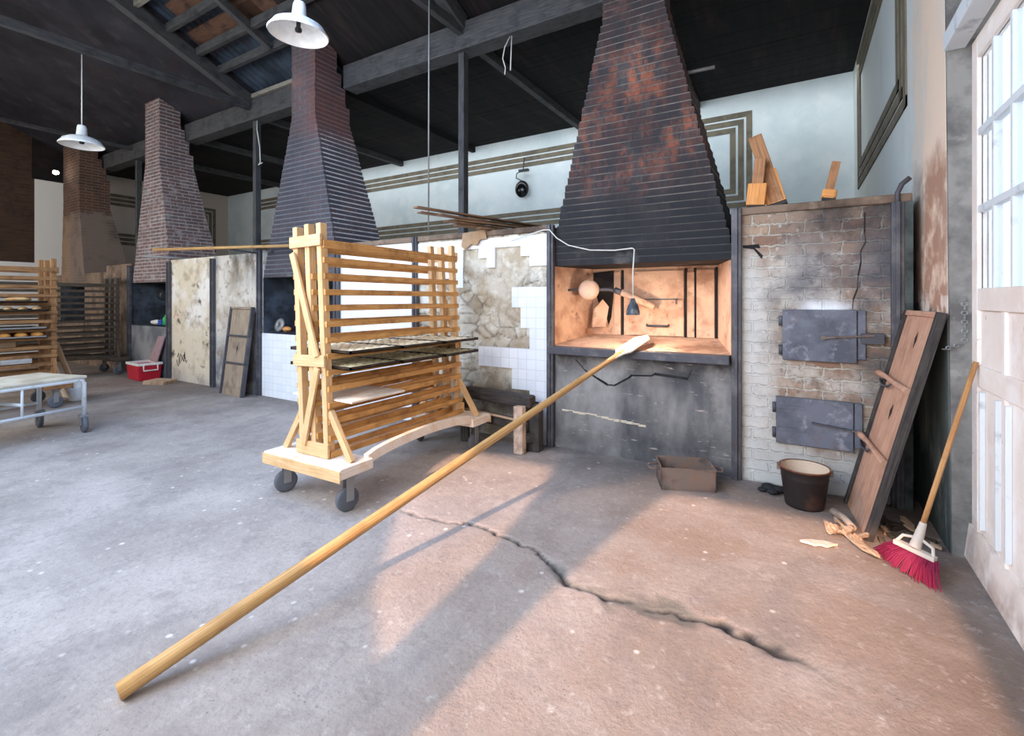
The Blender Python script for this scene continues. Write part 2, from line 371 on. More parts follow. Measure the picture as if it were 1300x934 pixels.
M['tray'] = grunge('black_baking_tray', srgb(48,42,38), [dict(c=srgb(84,64,48), s=9, lo=.5, hi=.66)], rough=.55, metal=.3)
M['dough'] = grunge('pale_biscuit_dough', srgb(246,234,204), [dict(c=srgb(206,178,130), s=14, lo=.48, hi=.64), dict(c=srgb(236,228,206), s=22, lo=.55, hi=.65)], bump=(60,.4))
M['dough_green'] = grunge('speckled_biscuit_dough', srgb(226,216,178), [dict(c=srgb(156,138,96), s=16, lo=.52, hi=.66), dict(c=srgb(226,216,186), s=24, lo=.55, hi=.65)], bump=(60,.4))
M['bun'] = grunge('golden_bun_crust', srgb(206,146,70), [dict(c=srgb(168,100,44), s=9, lo=.45, hi=.65)], rough=.5)
M['loaf'] = grunge('pale_loaf_crust', srgb(226,190,138), [dict(c=srgb(196,146,90), s=9, lo=.45, hi=.65)], rough=.6)
M['enamel'] = plain('white_enamel', srgb(240,241,240), .35)
M['enamel_in'] = plain('white_enamel_inside', srgb(248,246,242), .4)
M['black'] = plain('black_plastic', srgb(24,24,26), .4)
M['dark_metal'] = plain('dark_metal', srgb(62,64,68), .5, .4)
M['grey_metal'] = plain('dull_grey_metal', srgb(150,150,150), .5, .5)
M['rubber'] = plain('grey_rubber', srgb(96,100,108), .7)
M['white_cable'] = plain('white_cable', srgb(222,220,214), .5)
M['white_paint'] = grunge('chipped_white_paint_steel', srgb(216,222,226), [dict(c=srgb(150,156,162), s=9, lo=.56, hi=.7, amt=.7)], rough=.5)
M['cart_top'] = grunge('worn_cream_table_top', srgb(206,200,184), [dict(c=srgb(176,166,146), s=3, lo=.45, hi=.65)], rough=.6)
M['door_paint'] = grunge('peeling_cream_door_paint', srgb(236,226,218), [dict(c=srgb(220,196,182), s=1.6, lo=.46, hi=.64, amt=.7), dict(c=srgb(246,244,242), s=5, lo=.5, hi=.65, amt=.6), dict(c=srgb(150,132,118), s=12, lo=.66, hi=.7, amt=.7), dict(c=srgb(140,110,92), s=3, lo=.45, hi=.6, amt=.7, mask=[('z',.3,.05)])], rough=.6)
M['red'] = plain('red_plastic', srgb(190,30,52), .4)
M['white_plastic'] = plain('white_plastic', srgb(236,236,232), .4)
M['lid'] = plain('maroon_grey_plastic', srgb(168,140,144), .5)
M['green'] = plain('green_plastic', srgb(40,160,80), .4)
M['blue'] = plain('blue_plastic', srgb(50,80,170), .4)
M['cardboard'] = plain('brown_cardboard', srgb(176,146,116), .8)
M['bristle'] = plain('magenta_bristle', srgb(132,26,66), .8)
M['broom_head'] = plain('dusty_white_broom_head', srgb(206,196,184), .6)
M['handle'] = wood('broom_handle_wood', srgb(168,118,72), srgb(206,160,110), srgb(120,80,50), gs=(.8,50,1))
M['chip'] = wood('split_firewood', srgb(172,142,116), srgb(208,184,158), srgb(104,78,62))
M['char'] = plain('charcoal_lump', srgb(34,34,38), .8)
M['bulb'] = plain('lit_bulb', (1,1,1), .3, emit=((1,.95,.85), 25))
M['bulb_warm'] = plain('warm_lit_bulb', (1,.9,.7), .3, emit=((1,.62,.3), 12))
M['black_gloss'] = plain('black_gloss_enamel', srgb(18,18,20), .15)
M['dark_shade'] = grunge('sooty_lamp_shade', srgb(66,74,82), [dict(c=srgb(120,124,128), s=20, lo=.5, hi=.6)], rough=.5)
gt = NT('door_glass')
gt.t.nodes.remove(gt.b)
gl = gt.n('ShaderNodeBsdfGlass'); gl.inputs['IOR'].default_value = 1.02; gl.inputs['Roughness'].default_value = .15; gl.inputs['Color'].default_value = (.95,.97,1,1)
gt.l(gl.outputs[0], gt.out.inputs[0]); M['glass'] = gt.m

# ------------------------------------------------------------------ floor
CR = [(-2.62,2.55),(-2.36,2.53),(-2.11,2.56),(-1.86,2.62),(-1.63,2.60),(-1.45,2.56),(-1.31,2.52),(-1.2,2.44),(-1.09,2.37),(-.99,2.33),(-.89,2.325),(-.76,2.36),(-.63,2.363),(-.54,2.40),(-.447,2.383),(-.36,2.40),(-.28,2.39),(-.14,2.36),(0,2.345),(.2,2.25)]
def crackd(x, y):
    best = 9; bt = 0
    for i in range(len(CR)-1):
        ax, ay = CR[i]; bx, by = CR[i+1]; dx, dy = bx-ax, by-ay
        t = max(0, min(1, ((x-ax)*dx+(y-ay)*dy)/(dx*dx+dy*dy)))
        d = math.hypot(x-ax-t*dx, y-ay-t*dy)
        if d < best: best = d; bt = (i+t)/(len(CR)-1)
    return best, bt
def make_floor():
    t = NT('worn_concrete_floor')
    tc = t.n('ShaderNodeTexCoord'); obj = tc.outputs['Object']
    sep = t.n('ShaderNodeSeparateXYZ'); t.l(obj, sep.inputs[0]); x, y = sep.outputs[0], sep.outputs[1]
    c = t.mix(t.ramp(t.noise(obj, 1.1, 8, .6), .38, .64), srgb(158,150,146), srgb(186,178,174))
    c = t.mix(t.math('MULTIPLY', t.ramp(t.noise(obj, 4.5, 8, .7, off=3), .5, .7), .5), c, srgb(122,116,116))
    rd = t.math('MULTIPLY', t.ramp(x, -2.6, -.9), t.ramp(t.noise(obj, 1.6, 6, .6, off=5), .25, .6))
    c = t.mix(t.math('MULTIPLY', rd, .75), c, srgb(146,126,112))  # brown tone on the right, darkened to deepen the shadow band
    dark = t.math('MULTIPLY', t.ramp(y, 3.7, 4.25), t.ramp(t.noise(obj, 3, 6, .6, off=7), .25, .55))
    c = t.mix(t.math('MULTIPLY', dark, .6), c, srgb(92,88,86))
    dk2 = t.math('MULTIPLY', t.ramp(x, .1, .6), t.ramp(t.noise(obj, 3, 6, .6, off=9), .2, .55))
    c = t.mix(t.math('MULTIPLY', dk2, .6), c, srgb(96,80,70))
    far = t.math('MULTIPLY', t.ramp(x, -6.5, -9), t.ramp(t.noise(obj, 1.6, 6, .6, (1,.5,1), off=11), .3, .6))
    c = t.mix(t.math('MULTIPLY', far, .55), c, srgb(122,104,92))
    # flour specks and small dark marks
    vo = t.n('ShaderNodeTexVoronoi'); t.l(obj, vo.inputs['Vector']); vo.inputs['Scale'].default_value = 9
    sp = t.math('MULTIPLY', t.ramp(vo.outputs['Distance'], .16, .08), t.ramp(t.noise(obj, 1.7, 3, .6, off=2), .52, .6))
    c = t.mix(t.math('MULTIPLY', sp, .75), c, srgb(232,228,224))
    vo2 = t.n('ShaderNodeTexVoronoi'); t.l(obj, vo2.inputs['Vector']); vo2.inputs['Scale'].default_value = 34
    sp2 = t.math('MULTIPLY', t.ramp(vo2.outputs['Distance'], .2, .1), t.ramp(t.noise(obj, 5, 3, .6, off=4), .52, .6))
    c = t.mix(t.math('MULTIPLY', sp2, .5), c, srgb(78,72,72))
    # hairline cracks
    nzv = t.noise(obj, 2.2, 3, .6, (1,.55,1), off=6)
    hair = t.math('MULTIPLY', t.ramp(t.math('ABSOLUTE', t.math('SUBTRACT', nzv, .5)), .006, .0), t.ramp(t.noise(obj, .9, 3, .5, off=8), .5, .62))
    c = t.mix(t.math('MULTIPLY', hair, .3), c, srgb(104,104,110))
    fine = t.noise(obj, 38, 8, .75, off=13)
    c = t.mix(t.math('MULTIPLY', t.ramp(fine, .5, .72), .45), c, srgb(112,106,106))
    c = t.mix(t.math('MULTIPLY', t.ramp(t.noise(obj, 16, 6, .7, off=15), .56, .7), .4), c, srgb(206,200,196))
    tr_ = t.noise(obj, 2.2, 7, .7, (1,.45,1), off=17)
    c = t.mix(t.math('MULTIPLY', t.ramp(tr_, .54, .66), .35), c, srgb(118,112,114))
    a1 = t.n('ShaderNodeAttribute', attribute_name='wear'); a2 = t.n('ShaderNodeAttribute', attribute_name='crack')
    c = t.mix(t.math('MULTIPLY', a1.outputs['Fac'], .85), c, srgb(112,110,104))
    c = t.mix(a2.outputs['Fac'], c, srgb(36,38,42))
    t.setin(t.b.inputs['Base Color'], c); t.b.inputs['Roughness'].default_value = .75; t.b.inputs['Specular IOR Level'].default_value = .3
    bp = t.n('ShaderNodeBump'); bp.inputs['Strength'].default_value = .5; bp.inputs['Distance'].default_value = .02
    t.l(t.math('ADD', t.math('ADD', t.noise(obj, 9, 8, .7), t.math('MULTIPLY', t.noise(obj, 45, 5, .7), .5)), t.math('MULTIPLY', t.noise(obj, 2, 4), 1.2)), bp.inputs['Height']); t.l(bp.outputs[0], t.b.inputs['Normal'])
    x0, x1, y0, y1 = -3.0, .5, 1.9, 3.0; st = .016
    nx, ny = int((x1-x0)/st), int((y1-y0)/st)
    m = MB(); A = []
    def fn(u, v):
        x = x0+(x1-x0)*u; y = y0+(y1-y0)*v
        wx = noise.noise(V((x*6, y*6, 0)))*.05 + noise.noise(V((x*17, y*17, 3)))*.03
        wy = noise.noise(V((x*6, y*6, 9)))*.05 + noise.noise(V((x*17, y*17, 5)))*.03
        d, bt = crackd(x+wx, y+wy)
        fade = min(1, bt*5)*min(1, (1-bt)*6)
        wid = (.016+.055*max(0, min(1, (bt-.3)*4)))*max(.1, .7+1.1*noise.noise(V((x*3.5,y*3.5,1)))+.5*noise.noise(V((x*14,y*14,6))))
        wear = max(0, min(1, 1.5-d/max(wid, .01)))*fade
        cw = .007+.017*max(0, noise.noise(V((x*5, y*4, 2)))+.35)*min(1, bt*2)
        ck = max(0, min(1, 1.5-d/cw))*min(1, bt*9)*min(1,(1-bt)*9)
        A.append((wear, ck))
        edge = min(1, min(u, 1-u, v, 1-v)*20)
        return (x, y, -(.010*wear+.018*ck)*edge)
    m.grid(fn, nx, ny)
    XL, XR, YL, YR = -17.0, 1.2, -2.0, 5.2
    for a, b in (((XL,YL),(XR,y0)), ((XL,y1),(XR,YR)), ((XL,y0),(x0,y1)), ((x1,y0),(XR,y1))):
        m.grid(lambda u, v: (a[0]+(b[0]-a[0])*u, a[1]+(b[1]-a[1])*v, 0), 1, 1)
    while len(A) < len(m.v): A.append((0, 0))
    o = m.build('floor', t.m, kind='structure')
    for k, nm in enumerate(('wear', 'crack')):
        at = o.data.attributes.new(nm, 'FLOAT', 'POINT'); at.data.foreach_set('value', [p[k] for p in A])
make_floor()

# ------------------------------------------------------------------ walls, roof, beams
YB = 8.9
def st(name, m, mat, bevel=0): return m.build(name, mat, kind='structure', bevel=bevel)
st('wall_back', MB().box((-16.6, YB, 0), (.9, YB+.15, 5.2), 'world'), M['wall_back'])
# end wall: cream with a brown boarded portion and a white lower dado
st('wall_left', MB().box((-16.65, 4.15, 0), (-16.5, YB, 4.52), 'world').box((-16.65,4.8,4.52),(-16.5,YB,5.2),'world'), M['wall_end'])
st('wall_left.003', MB().box((-16.66, 4.1, 4.52), (-16.49, 5.3, 6.2), 'world'), M['ceil'])
st('wall_left.001', MB().box((-16.65, -1.7, 2.42), (-16.5, 4.15, 8.6), 'world'), M['brown_boards'])
st('wall_left.002', MB().box((-16.65, -1.7, 0), (-16.5, 4.15, 2.42), 'world'), grunge('white_dado', srgb(232,232,230), [dict(c=srgb(206,204,200), s=2, lo=.5, hi=.7)]))
# right wall from the door jamb to the back (slightly askew)
m = MB(); m.hexa([(.735,3.79,0),(.9,3.79,0),(.66,YB,0),(.9,YB,0),(.70,3.79,5.2),(.9,3.79,5.2),(.63,YB,5.2),(.9,YB,5.2)], 'world')
st('wall_right', m, M['wall_right'])
m = MB(); m.hexa([(.742,3.76,0),(.90,3.76,0),(.742,3.86,0),(.90,3.86,0),(.698,3.76,5.2),(.90,3.76,5.2),(.698,3.86,5.2),(.90,3.86,5.2)], 'world')
st('trim_1', m, M['pier'])
st('wall_right.001', MB().box((.8,-1.7,0), (.95,1.9,8), 'world').box((.8,1.9,3.0), (.95,3.76,8), 'world'), M['pier'])
# unseen front wall; its arched openings are shaped to cut the sun patches
m = MB()
YF = -1.6
def zx(xa, xb, n=10): return [xa+(xb-xa)*i/n for i in range(n+1)]
m.box((-16.6, YF-.2, 0), (-2.95, YF, 8), 'world')
m.box((.75, YF-.2, 0), (1.0, YF, 8), 'world')
m.box((-2.95, YF-.2, 3.12), (.75, YF, 8), 'world')
pier = [(-1.46,0),(-1.19,0),(-1.17,1.5),(-1.12,2.2),(-1.0,2.8),(-.88,3.12),(-1.92,3.12),(-1.78,2.85),(-1.6,2.3),(-1.48,1.6)]  # outline invented so its shadow makes the widening floor band
m.prism([(x, YF, z) for x, z in pier], (0,-.2,0))
m.prism([(x, YF, z) for x, z in [(-2.95,3.12),(-2.95,0),(-1.3,0),(-1.42,1.62),(-1.9,1.85),(-2.45,2.25),(-2.85,2.7),(-2.93,3.12)]], (0,-.2,0))  # blocker added to narrow the left sun patch
m.prism([(x, YF, z) for x, z in [(.75,0),(.75,3.12),(.45,3.12),(.62,2.7),(.68,0)]], (0,-.2,0))
st('wall_front', m, M['wall_back'])
# ceilings
m = MB()
for k in range(30):
    y = 5.0+k*.13; m.box((-16.5, y, 4.94+random.uniform(-.004,.004)), (.7, y+.126, 4.98))
st('ceiling', m, M['ceil'])
tn = math.tan(math.radians(22.7))
def rz(y): return 5.10+(4.95-y)*tn
m = MB()
m.hexa([(-16.6,-1.8,rz(-1.8)+.1),(-8.45,-1.8,rz(-1.8)+.1),(-16.6,5.3,rz(5.3)+.1),(-8.45,5.3,rz(5.3)+.1),(-16.6,-1.8,rz(-1.8)+.2),(-8.45,-1.8,rz(-1.8)+.2),(-16.6,5.3,rz(5.3)+.2),(-8.45,5.3,rz(5.3)+.2)], 'world')
st('ceiling.001', m, M['roof'])
m = MB()   # corrugated sheets over the nearer bays
def corr(u, v):
    x = -8.45+9.4*u; y = -1.8+7.2*v
    return (x, y, rz(y)+.2+.018*math.sin(x*2*math.pi/.15))
m.grid(corr, 620, 1)
st('ceiling.002', m, M['corr'])
# inner boards laid between the purlins of the near bay
m = MB()
for (xa, xb, ya, yb) in [(-8.1,-6.9,3.45,3.75),(-6.85,-5.0,3.2,3.62),(-8.2,-7.2,2.6,2.85),(-7.0,-4.6,3.7,4.1),(-8.3,-6.6,3.85,4.2)]:
    mm = 'patch'
    m.hexa([(xa,ya,rz(ya)+.12),(xb,ya,rz(ya)+.12),(xa,yb,rz(yb)+.12),(xb,yb,rz(yb)+.12),(xa,ya,rz(ya)+.14),(xb,ya,rz(ya)+.14),(xa,yb,rz(yb)+.14),(xb,yb,rz(yb)+.14)])
st('ceiling.003', m, M['patch'])
# black sheet standing in for the dark attic opening above the girder
st('ceiling.004', MB().hexa([(-6.2,-1.8,rz(-1.8)+.06),(.9,-1.8,rz(-1.8)+.06),(-6.2,5.3,rz(5.3)+.06),(.9,5.3,rz(5.3)+.06),(-6.2,-1.8,rz(-1.8)+.08),(.9,-1.8,rz(-1.8)+.08),(-6.2,5.3,rz(5.3)+.08),(.9,5.3,rz(5.3)+.08)], 'world'), M['ceil'])
# purlins
for k, y in enumerate([4.4, 4.05, 3.62, 3.2, 2.9, 2.62, 1.9, 1.1]):
    st('ceiling_purlin', MB().beam((-8.5,y,rz(y)+.02), (-3.7 if k > 0 else -6.55,y,rz(y)+.02), .07, .13), M['beam_light'] if k in (3,5) else M['beam'], .004)
st('ceiling_purlin', MB().beam((-8.35,4.98,5.09), (-6.55,4.98,5.09), .16, .07), M['beam_light'], .004)
for x in (-6.9,):
    st('ceiling_rafter', MB().beam((x,4.35,rz(4.35)-.03), (x,1.5,rz(1.5)-.03), .09, .12), M['beam'], .004)
# trusses
for x in (-3.75, -8.45, -13.1):
    st('ceiling_truss', MB().beam((x,5.0,4.93), (x,-1.6,4.93), .08, .12 if x > -10 else .07), M['beam'], .006)
    if x > -10: st('ceiling_truss', MB().beam((x,4.95,5.02), (x,-1.6,rz(-1.6)-.10), .14, .2), M['beam'], .006)
# girder in three lengths between the chimneys
for a, b in ((-16.5,-14.9),(-14.75,-11.25),(-10.75,-6.5),(-5.98,.72)):
    st('ceiling_girder', MB().beam((a,5.06,4.865), (b,5.06,4.865), .26, .35), M['beam'], .012)
# joists under the back ceiling
for x in (-1.6, -3.75, -6.4, -8.6, -11.0, -13.3):
    st('ceiling_joist', MB().beam((x,5.2,4.88), (x,YB,4.88), .1, .12), M['beam'] if x != -6.4 else M['ceil'], .005)
# posts standing on the ovens under the girder
for x in (-3.80, -8.42, -13.1):
    st('ceiling_post', MB().box((x-.045,5.0,2.24), (x+.045,5.1,4.69)), M['beam'], .004)
# painted stripe frames on the walls
def frame(name, axis, c, a0, a1, z0, z1, sgn=-1):
    for k in range(3):
        o = k*.125; w = .088; m = MB()
        A0, A1, Z0, Z1 = a0+o, a1-o, z0+o*.95, z1-o*.95
        for (p, q) in (((A0,Z0),(A1,Z0+w)), ((A0,Z1-w),(A1,Z1)), ((A0,Z0+w),(A0+w,Z1-w)), ((A1-w,Z0+w),(A1,Z1-w))):
            if axis == 'y': m.box((p[0], c-.012, p[1]), (q[0], c+.01, q[1]), 'world')
            else: m.box((c(p[0])-.012 if sgn < 0 else c(p[0])-.01, p[0], p[1]), (c(p[0])+.01 if sgn < 0 else c(p[0])+.012, q[0], q[1]), 'world')
        st(name, m, M['stripe'])
frame('trim_2', 'y', YB, -15.0, -.74, 3.04, 4.63)
m = MB()
for k in range(3):   # on the right wall, skewed with it
    o = k*.13; w = .085
    def wx(y, z): return .735+(y-3.79)/(YB-3.79)*(-.075)+(z/5.2)*(-.035) - .012
    ya, yb, za, zb = 4.9+o*1.2, 8.3-o, 3.04+o*.95, 4.85-o
    for (y0, z0, y1, z1) in ((ya,za,yb,za+w),(ya,zb-w,yb,zb),(ya,za,ya+w*1.3,zb),(yb-w,za,yb,zb)):
        P = []
        for i in range(8):
            y = (y0,y1)[(i>>1)&1]; z = (z0,z1)[(i>>2)&1]
            P.append((wx(y,z)+(.02 if i & 1 else 0), y, z))
        m.hexa(P, 'world')
st('trim_3', m, M['stripe'])
frame('trim_4', 'x', lambda y: -16.5, 5.25, 8.5, 3.04, 4.45, 1)

# ------------------------------------------------------------------ ovens
def chimney(xc, w0, xct, w1, z0, z1, top, d0, d1, mat, parent, steps=True, name='chimney_hood', mt=.011):
    m = MB(); z = z0; ch = .068; YFR = 4.455; k = 0
    while z < top:
        t = min(1, (z-z0)/(z1-z0)); w = w0+(w1-w0)*t; c = xc+(xct-xc)*t; d = d0+(d1-d0)*t
        if steps and z > 4.2: d = d1-.08*min(3, int((z-4.2)/.22)) if d1 > .3 else d1
        j = random.uniform(-.007,.007)
        m.cur = 0; m.box((c-w/2+j, YFR+random.uniform(0,.005), z), (c+w/2+j, YFR+d, z+ch-mt), 'world')
        m.cur = 1; m.box((c-w/2+.004, YFR+.006, z+ch-mt), (c+w/2-.004, YFR+d-.006, z+ch), 'world')
        z += ch; k += 1
    return m.build(name, [M[mat], M[mat+'m']], parent)
def strap(x, parent, z1=2.26, w=.075):
    m = MB(); m.box((x-w/2, 4.395, 0), (x+w/2, 4.447, z1)); m.box((x-.012, 4.375, 0), (x+.012, 4.397, z1))
    return m.build('iron_strap', M['iron'], parent, .004)
def cavity(x0, x1, mat, parent, ins=.17, yb=5.15, hz=.975, hb=1.10):
    a, b = (x0, x1); ai, bi = x0+ins, x1-ins*1.2; yf = 4.45
    m = MB()
    def q(p): m.grid(lambda u, v: V(p[0])*(1-u)*(1-v)+V(p[1])*u*(1-v)+V(p[2])*u*v+V(p[3])*(1-u)*v, 8, 8, smooth=False)
    q([(a,yf,hz),(ai,yb,hb),(ai,yb,1.84),(a,yf,1.84)])
    q([(bi,yb,hb),(b,yf,hz),(b,yf,1.84),(bi,yb,1.84)])
    q([(ai,yb,hb),(bi,yb,hb),(bi,yb,1.84),(ai,yb,1.84)])
    q([(a,yf,hz),(b,yf,hz),(bi,yb,hb),(ai,yb,hb)])
    return m.build('baking_chamber', mat, parent)
def shell(x0, x1, parent, z=.97):
    m = MB()
    m.box((x0,4.475,0),(x1,8.85,.9),'world'); m.box((x0,5.3,.9),(x1,8.85,2.2),'world')
    return m.build('oven_core', M['plaster_brown'], parent)
def pierbox(x0, x1, mat, parent, name='pier', yf=4.45, z1=2.24):
    return MB().box((x0,yf,0),(x1,8.85,z1),'world').build(name, mat, parent)

# --- oven 1 (nearest): chimney, open mouth, firebox wall right, tiled stone wall left
ov = thing('brick_oven', 'nearest brick oven with open glowing mouth under a black sooty chimney hood', 'oven', (0,0,0), 0, 'bread ovens along the wall')
shell(-2.25, -.5, ov)
MB().box((-2.22,4.452,0),(-.52,4.475,.965),'world').build('base_wall', M['base1'], ov)
cavity(-2.22, -.53, M['cavity1'], ov, hz=1.03, hb=1.115)
chimney(-1.375, 1.75, -1.385, .57, 1.84, 4.2, 6.4, .72, .30, 'chim1', ov, steps=False)
MB().box((-2.19,4.33,.955),(-.53,4.47,1.03)).build('hearth_lip', M['iron'], ov, .006)
pierbox(-.5, .66, M['brick_right'], ov, 'firebox_wall')
pierbox(-4.1, -2.25, M['stone'], ov, 'side_wall', 4.475, 2.235)
AT = []
def stone(u, v):
    x = -4.1+1.85*u; z = 2.235*v
    s = V((x*6.2+noise.noise(V((x*3,z*3,2)))*.8, z*8.4+noise.noise(V((x*3,z*3,7)))*.6, .5))
    d, p = noise.voronoi(s)
    joint = min(1, (d[1]-d[0])/.14); mask = max(0, min(1, (noise.noise(V((x*1.6, z*1.9, 4)))+.25)*4))
    AT.append((max(0, 1-joint*1.5)*mask, max(0, noise.noise(p[0]*5.7))*mask*1.5))
    h = .030*joint*mask*(.6+.8*noise.noise(p[0]*3.1)) + .012*noise.noise(V((x*9, z*9, 1))) + .02*noise.noise(V((x*2.1, z*2.1, 8)))
    if z < .55: h -= .03*min(1,(.55-z)/.2)
    return (x, 4.462-max(-.02, min(.026, h)), z)
o = MB().grid(stone, 120, 140).build('stone_face', M['stone'], ov)
for k, nm in enumerate(('joint', 'tint')):
    at = o.data.attributes.new(nm, 'FLOAT', 'POINT'); at.data.foreach_set('value', [p[k] for p in AT])
TM = """11111111111111111
11111110011000111
11111110001000011
11111110000000000
00000010000000000
00000000000001111
00000000000001111
00000000000000111
00000000000000111
00000000000000011
00000000000000011
00000000011111111
00000000011111111
00000000000001111
00000000000001111
00000000000000011
00000000000000001
00000000000000001
00000000000000001
00000000000000001""".split('\n')[::-1]
todo = {(r, k) for r, row in enumerate(TM) for k, ch in enumerate(row) if ch == '1'}
while todo:
    stack = [todo.pop()]; m = MB()
    while stack:
        r, k = stack.pop(); x = -4.1+k*.1088; z = r*.1088
        m.box((x,4.430,z),(min(x+.1088,-2.26),4.47,z+.1088),'world')
        for q in ((r+1,k),(r-1,k),(r,k+1),(r,k-1)):
            if q in todo: todo.remove(q); stack.append(q)
    m.build('tile_cladding', M['tile'], ov)
for x in (-.485, -2.215, -4.055): strap(x, ov)
strap(.575, ov, 2.2)
MB().tube([(.575,4.42,2.1),(.575,4.42,2.27),(.60,4.42,2.33),(.645,4.42,2.37)], .017).build('pipe_stub', M['iron'], ov)
for a, b in ((-.52,.66),(-4.09,-2.24)): MB().box((a,4.42,2.20),(b,4.58,2.262)).build('coping', M['plaster_brown'], ov, .01)
MB().box((.61,4.40,0),(.66,4.45,2.2),'world').build('edge_render', grunge('green_grey_render', srgb(84,92,90), [dict(c=srgb(50,56,56), s=5, lo=.45, hi=.6)]), ov)
# rear wall plates of the mouth
for a, b in ((-1.79,-1.715),(-1.02,-.95),(-.93,-.76)): MB().box((a,5.115,1.115),(b,5.142,1.80+random.uniform(-.03,.03))).build('lining_plate', M['cavity1'], ov, .004)
d = MB().box((-1.62,5.105,1.12),(-1.05,5.143,1.50)).box((-1.62,5.118,1.50),(-1.05,5.143,1.80)).build('oven_door', M['cavity1'], ov, .004)
MB().tube([(-1.42,5.10,1.235),(-1.42,5.07,1.225),(-1.20,5.07,1.225),(-1.20,5.10,1.235)], .012).build('door_handle', M['iron'], d)
MB().box((-1.46,5.092,1.495),(-1.12,5.108,1.507)).box((-1.13,5.092,1.45),(-1.118,5.108,1.507)).build('door_rail', M['iron'], d)
for x in (-1.70, -1.035, -.945, -.745): MB().box((x-.012,5.13,1.112),(x+.012,5.146,1.82),'world').build('dark_gap', M['gap_black'], ov)  # flat black strips painted in as the gaps between plates
m = MB()
m.prism([(-2.04,5.146,1.80),(-1.80,5.146,1.82),(-1.80,5.146,1.60),(-1.83,5.146,1.30),(-1.86,5.146,1.22),(-1.9,5.146,1.36),(-1.97,5.146,1.44),(-2.04,5.146,1.66)], (0,-.006,0))
m.build('dark_gap', M['gap_black'], ov)  # flat black patch standing in for the dark hole in the lining
MB().prism([(-2.0,4.98,1.20),(-1.88,5.06,1.20),(-1.84,5.06,1.42),(-1.9,5.04,1.50),(-1.98,5.0,1.40)], (.02,-.02,0)).build('broken_lining', M['cavity1'], ov)
b = MB().lathe([(0,-.05),(.07,-.048),(.10,-.03),(.108,0),(.10,.03),(.07,.048),(0,.05)], (-1.93,4.74,1.60), 24, Matrix.Rotation(math.radians(80),4,'X') @ Matrix.Rotation(.3,4,'Y')).build('burner_drum', M['cavity1'], ov)
MB().tube([(-2.16,4.72,1.60),(-2.02,4.72,1.605),(-1.93,4.74,1.60)], .012).tube([(-1.93,4.74,1.60),(-1.74,4.84,1.605),(-1.60,4.86,1.57)], .02).cyl((-1.69,4.85,1.60),(-1.62,4.85,1.57), .032).build('burner_arm', M['iron'], b)
MB().tube([(-1.62,4.86,1.575),(-1.30,4.92,1.42)], .035, 12).build('burner_tube', M['cavity1'], b)
# firebox and ash doors
def iron_door(name, x0, x1, z0, z1, hinge_left=True):
    d = MB().box((x0,4.412,z0),(x1,4.447,z1)).build(name, M['iron_door'], ov, .005)
    MB().box((x1+.006,4.425,z0+.03),(x1+.055,4.449,z1-.002)).build('side_plate', M['iron_door'], d, .003)
    for a in (z0+.04, z1-.13): MB().cyl((x0-.012,4.425,a),(x0-.012,4.425,a+.08),.016,10).build('hinge', M['iron'], d)
    return d
d1 = iron_door('firebox_door', -.15, .335, 1.02, 1.42)
MB().beam((.11,4.404,1.205),(.44,4.404,1.235),.012,.035,(0,1,0)).cyl((.125,4.412,1.207),(.125,4.39,1.207),.018,10).build('latch_bar', M['rust'], d1)
MB().box((.36,4.40,1.17),(.50,4.45,1.25)).build('latch_keeper', M['iron'], d1, .003)
d2 = iron_door('ash_door', -.195, .315, .355, .725)
MB().beam((.05,4.402,.545),(.40,4.402,.51),.012,.03,(0,1,0)).build('latch_bar', M['iron'], d2)
for a in (.46,.635): MB().box((-.19,4.404,a),(.0,4.413,a+.024)).build('hinge_strap', M['iron_door'], d2)
# long crack and the broken hollow on the firebox wall
ck = [(.385,2.15),(.383,2.0),(.39,1.93),(.36,1.86),(.362,1.78),(.345,1.68),(.34,1.58),(.315,1.50),(.31,1.43)]
m = MB()
for i in range(len(ck)-1):
    w = .004 if i % 2 else .009; a, b = ck[i], ck[i+1]
    m.prism([(a[0]-w/2,4.449,a[1]),(a[0]+w/2,4.449,a[1]),(b[0]+w/2,4.449,b[1]),(b[0]-w/2,4.449,b[1])], (0,-.003,0))
m.build('wall_crack', M['gap_black'], ov); m = MB()
m.prism([(-.44,4.449,1.95),(-.32,4.449,1.955),(-.31,4.449,1.92),(-.35,4.449,1.925),(-.29,4.449,1.86),(-.30,4.449,1.83),(-.36,4.449,1.915),(-.44,4.449,1.93)], (0,-.003,0))
m.build('wall_hollow', M['gap_black'], ov)
# broken edge on the render below the mouth
ck = [(-1.95,.90),(-1.85,.80),(-1.72,.73),(-1.62,.68),(-1.55,.68),(-1.42,.76),(-1.38,.79),(-1.2,.80),(-1.17,.82),(-.88,.80),(-.85,.88)]
m = MB()
for i in range(len(ck)-1):
    a, b = ck[i], ck[i+1]; w = .012+.006*(i % 3)
    m.prism([(a[0],4.451,a[1]-w/2),(b[0],4.451,b[1]-w/2),(b[0],4.451,b[1]+w/2),(a[0],4.451,a[1]+w/2)], (0,-.004,0))
m.build('render_crack', M['gap_black'], ov)
m = MB()
for i in range(14):
    x = -2.1+i*.06; m.box((x,4.445,.38-i*.004+random.uniform(-.01,.01)),(x+.07,4.453,.39-i*.004+random.uniform(0,.012)),'world')
m.build('lime_streak', M['plaster_b'], ov)

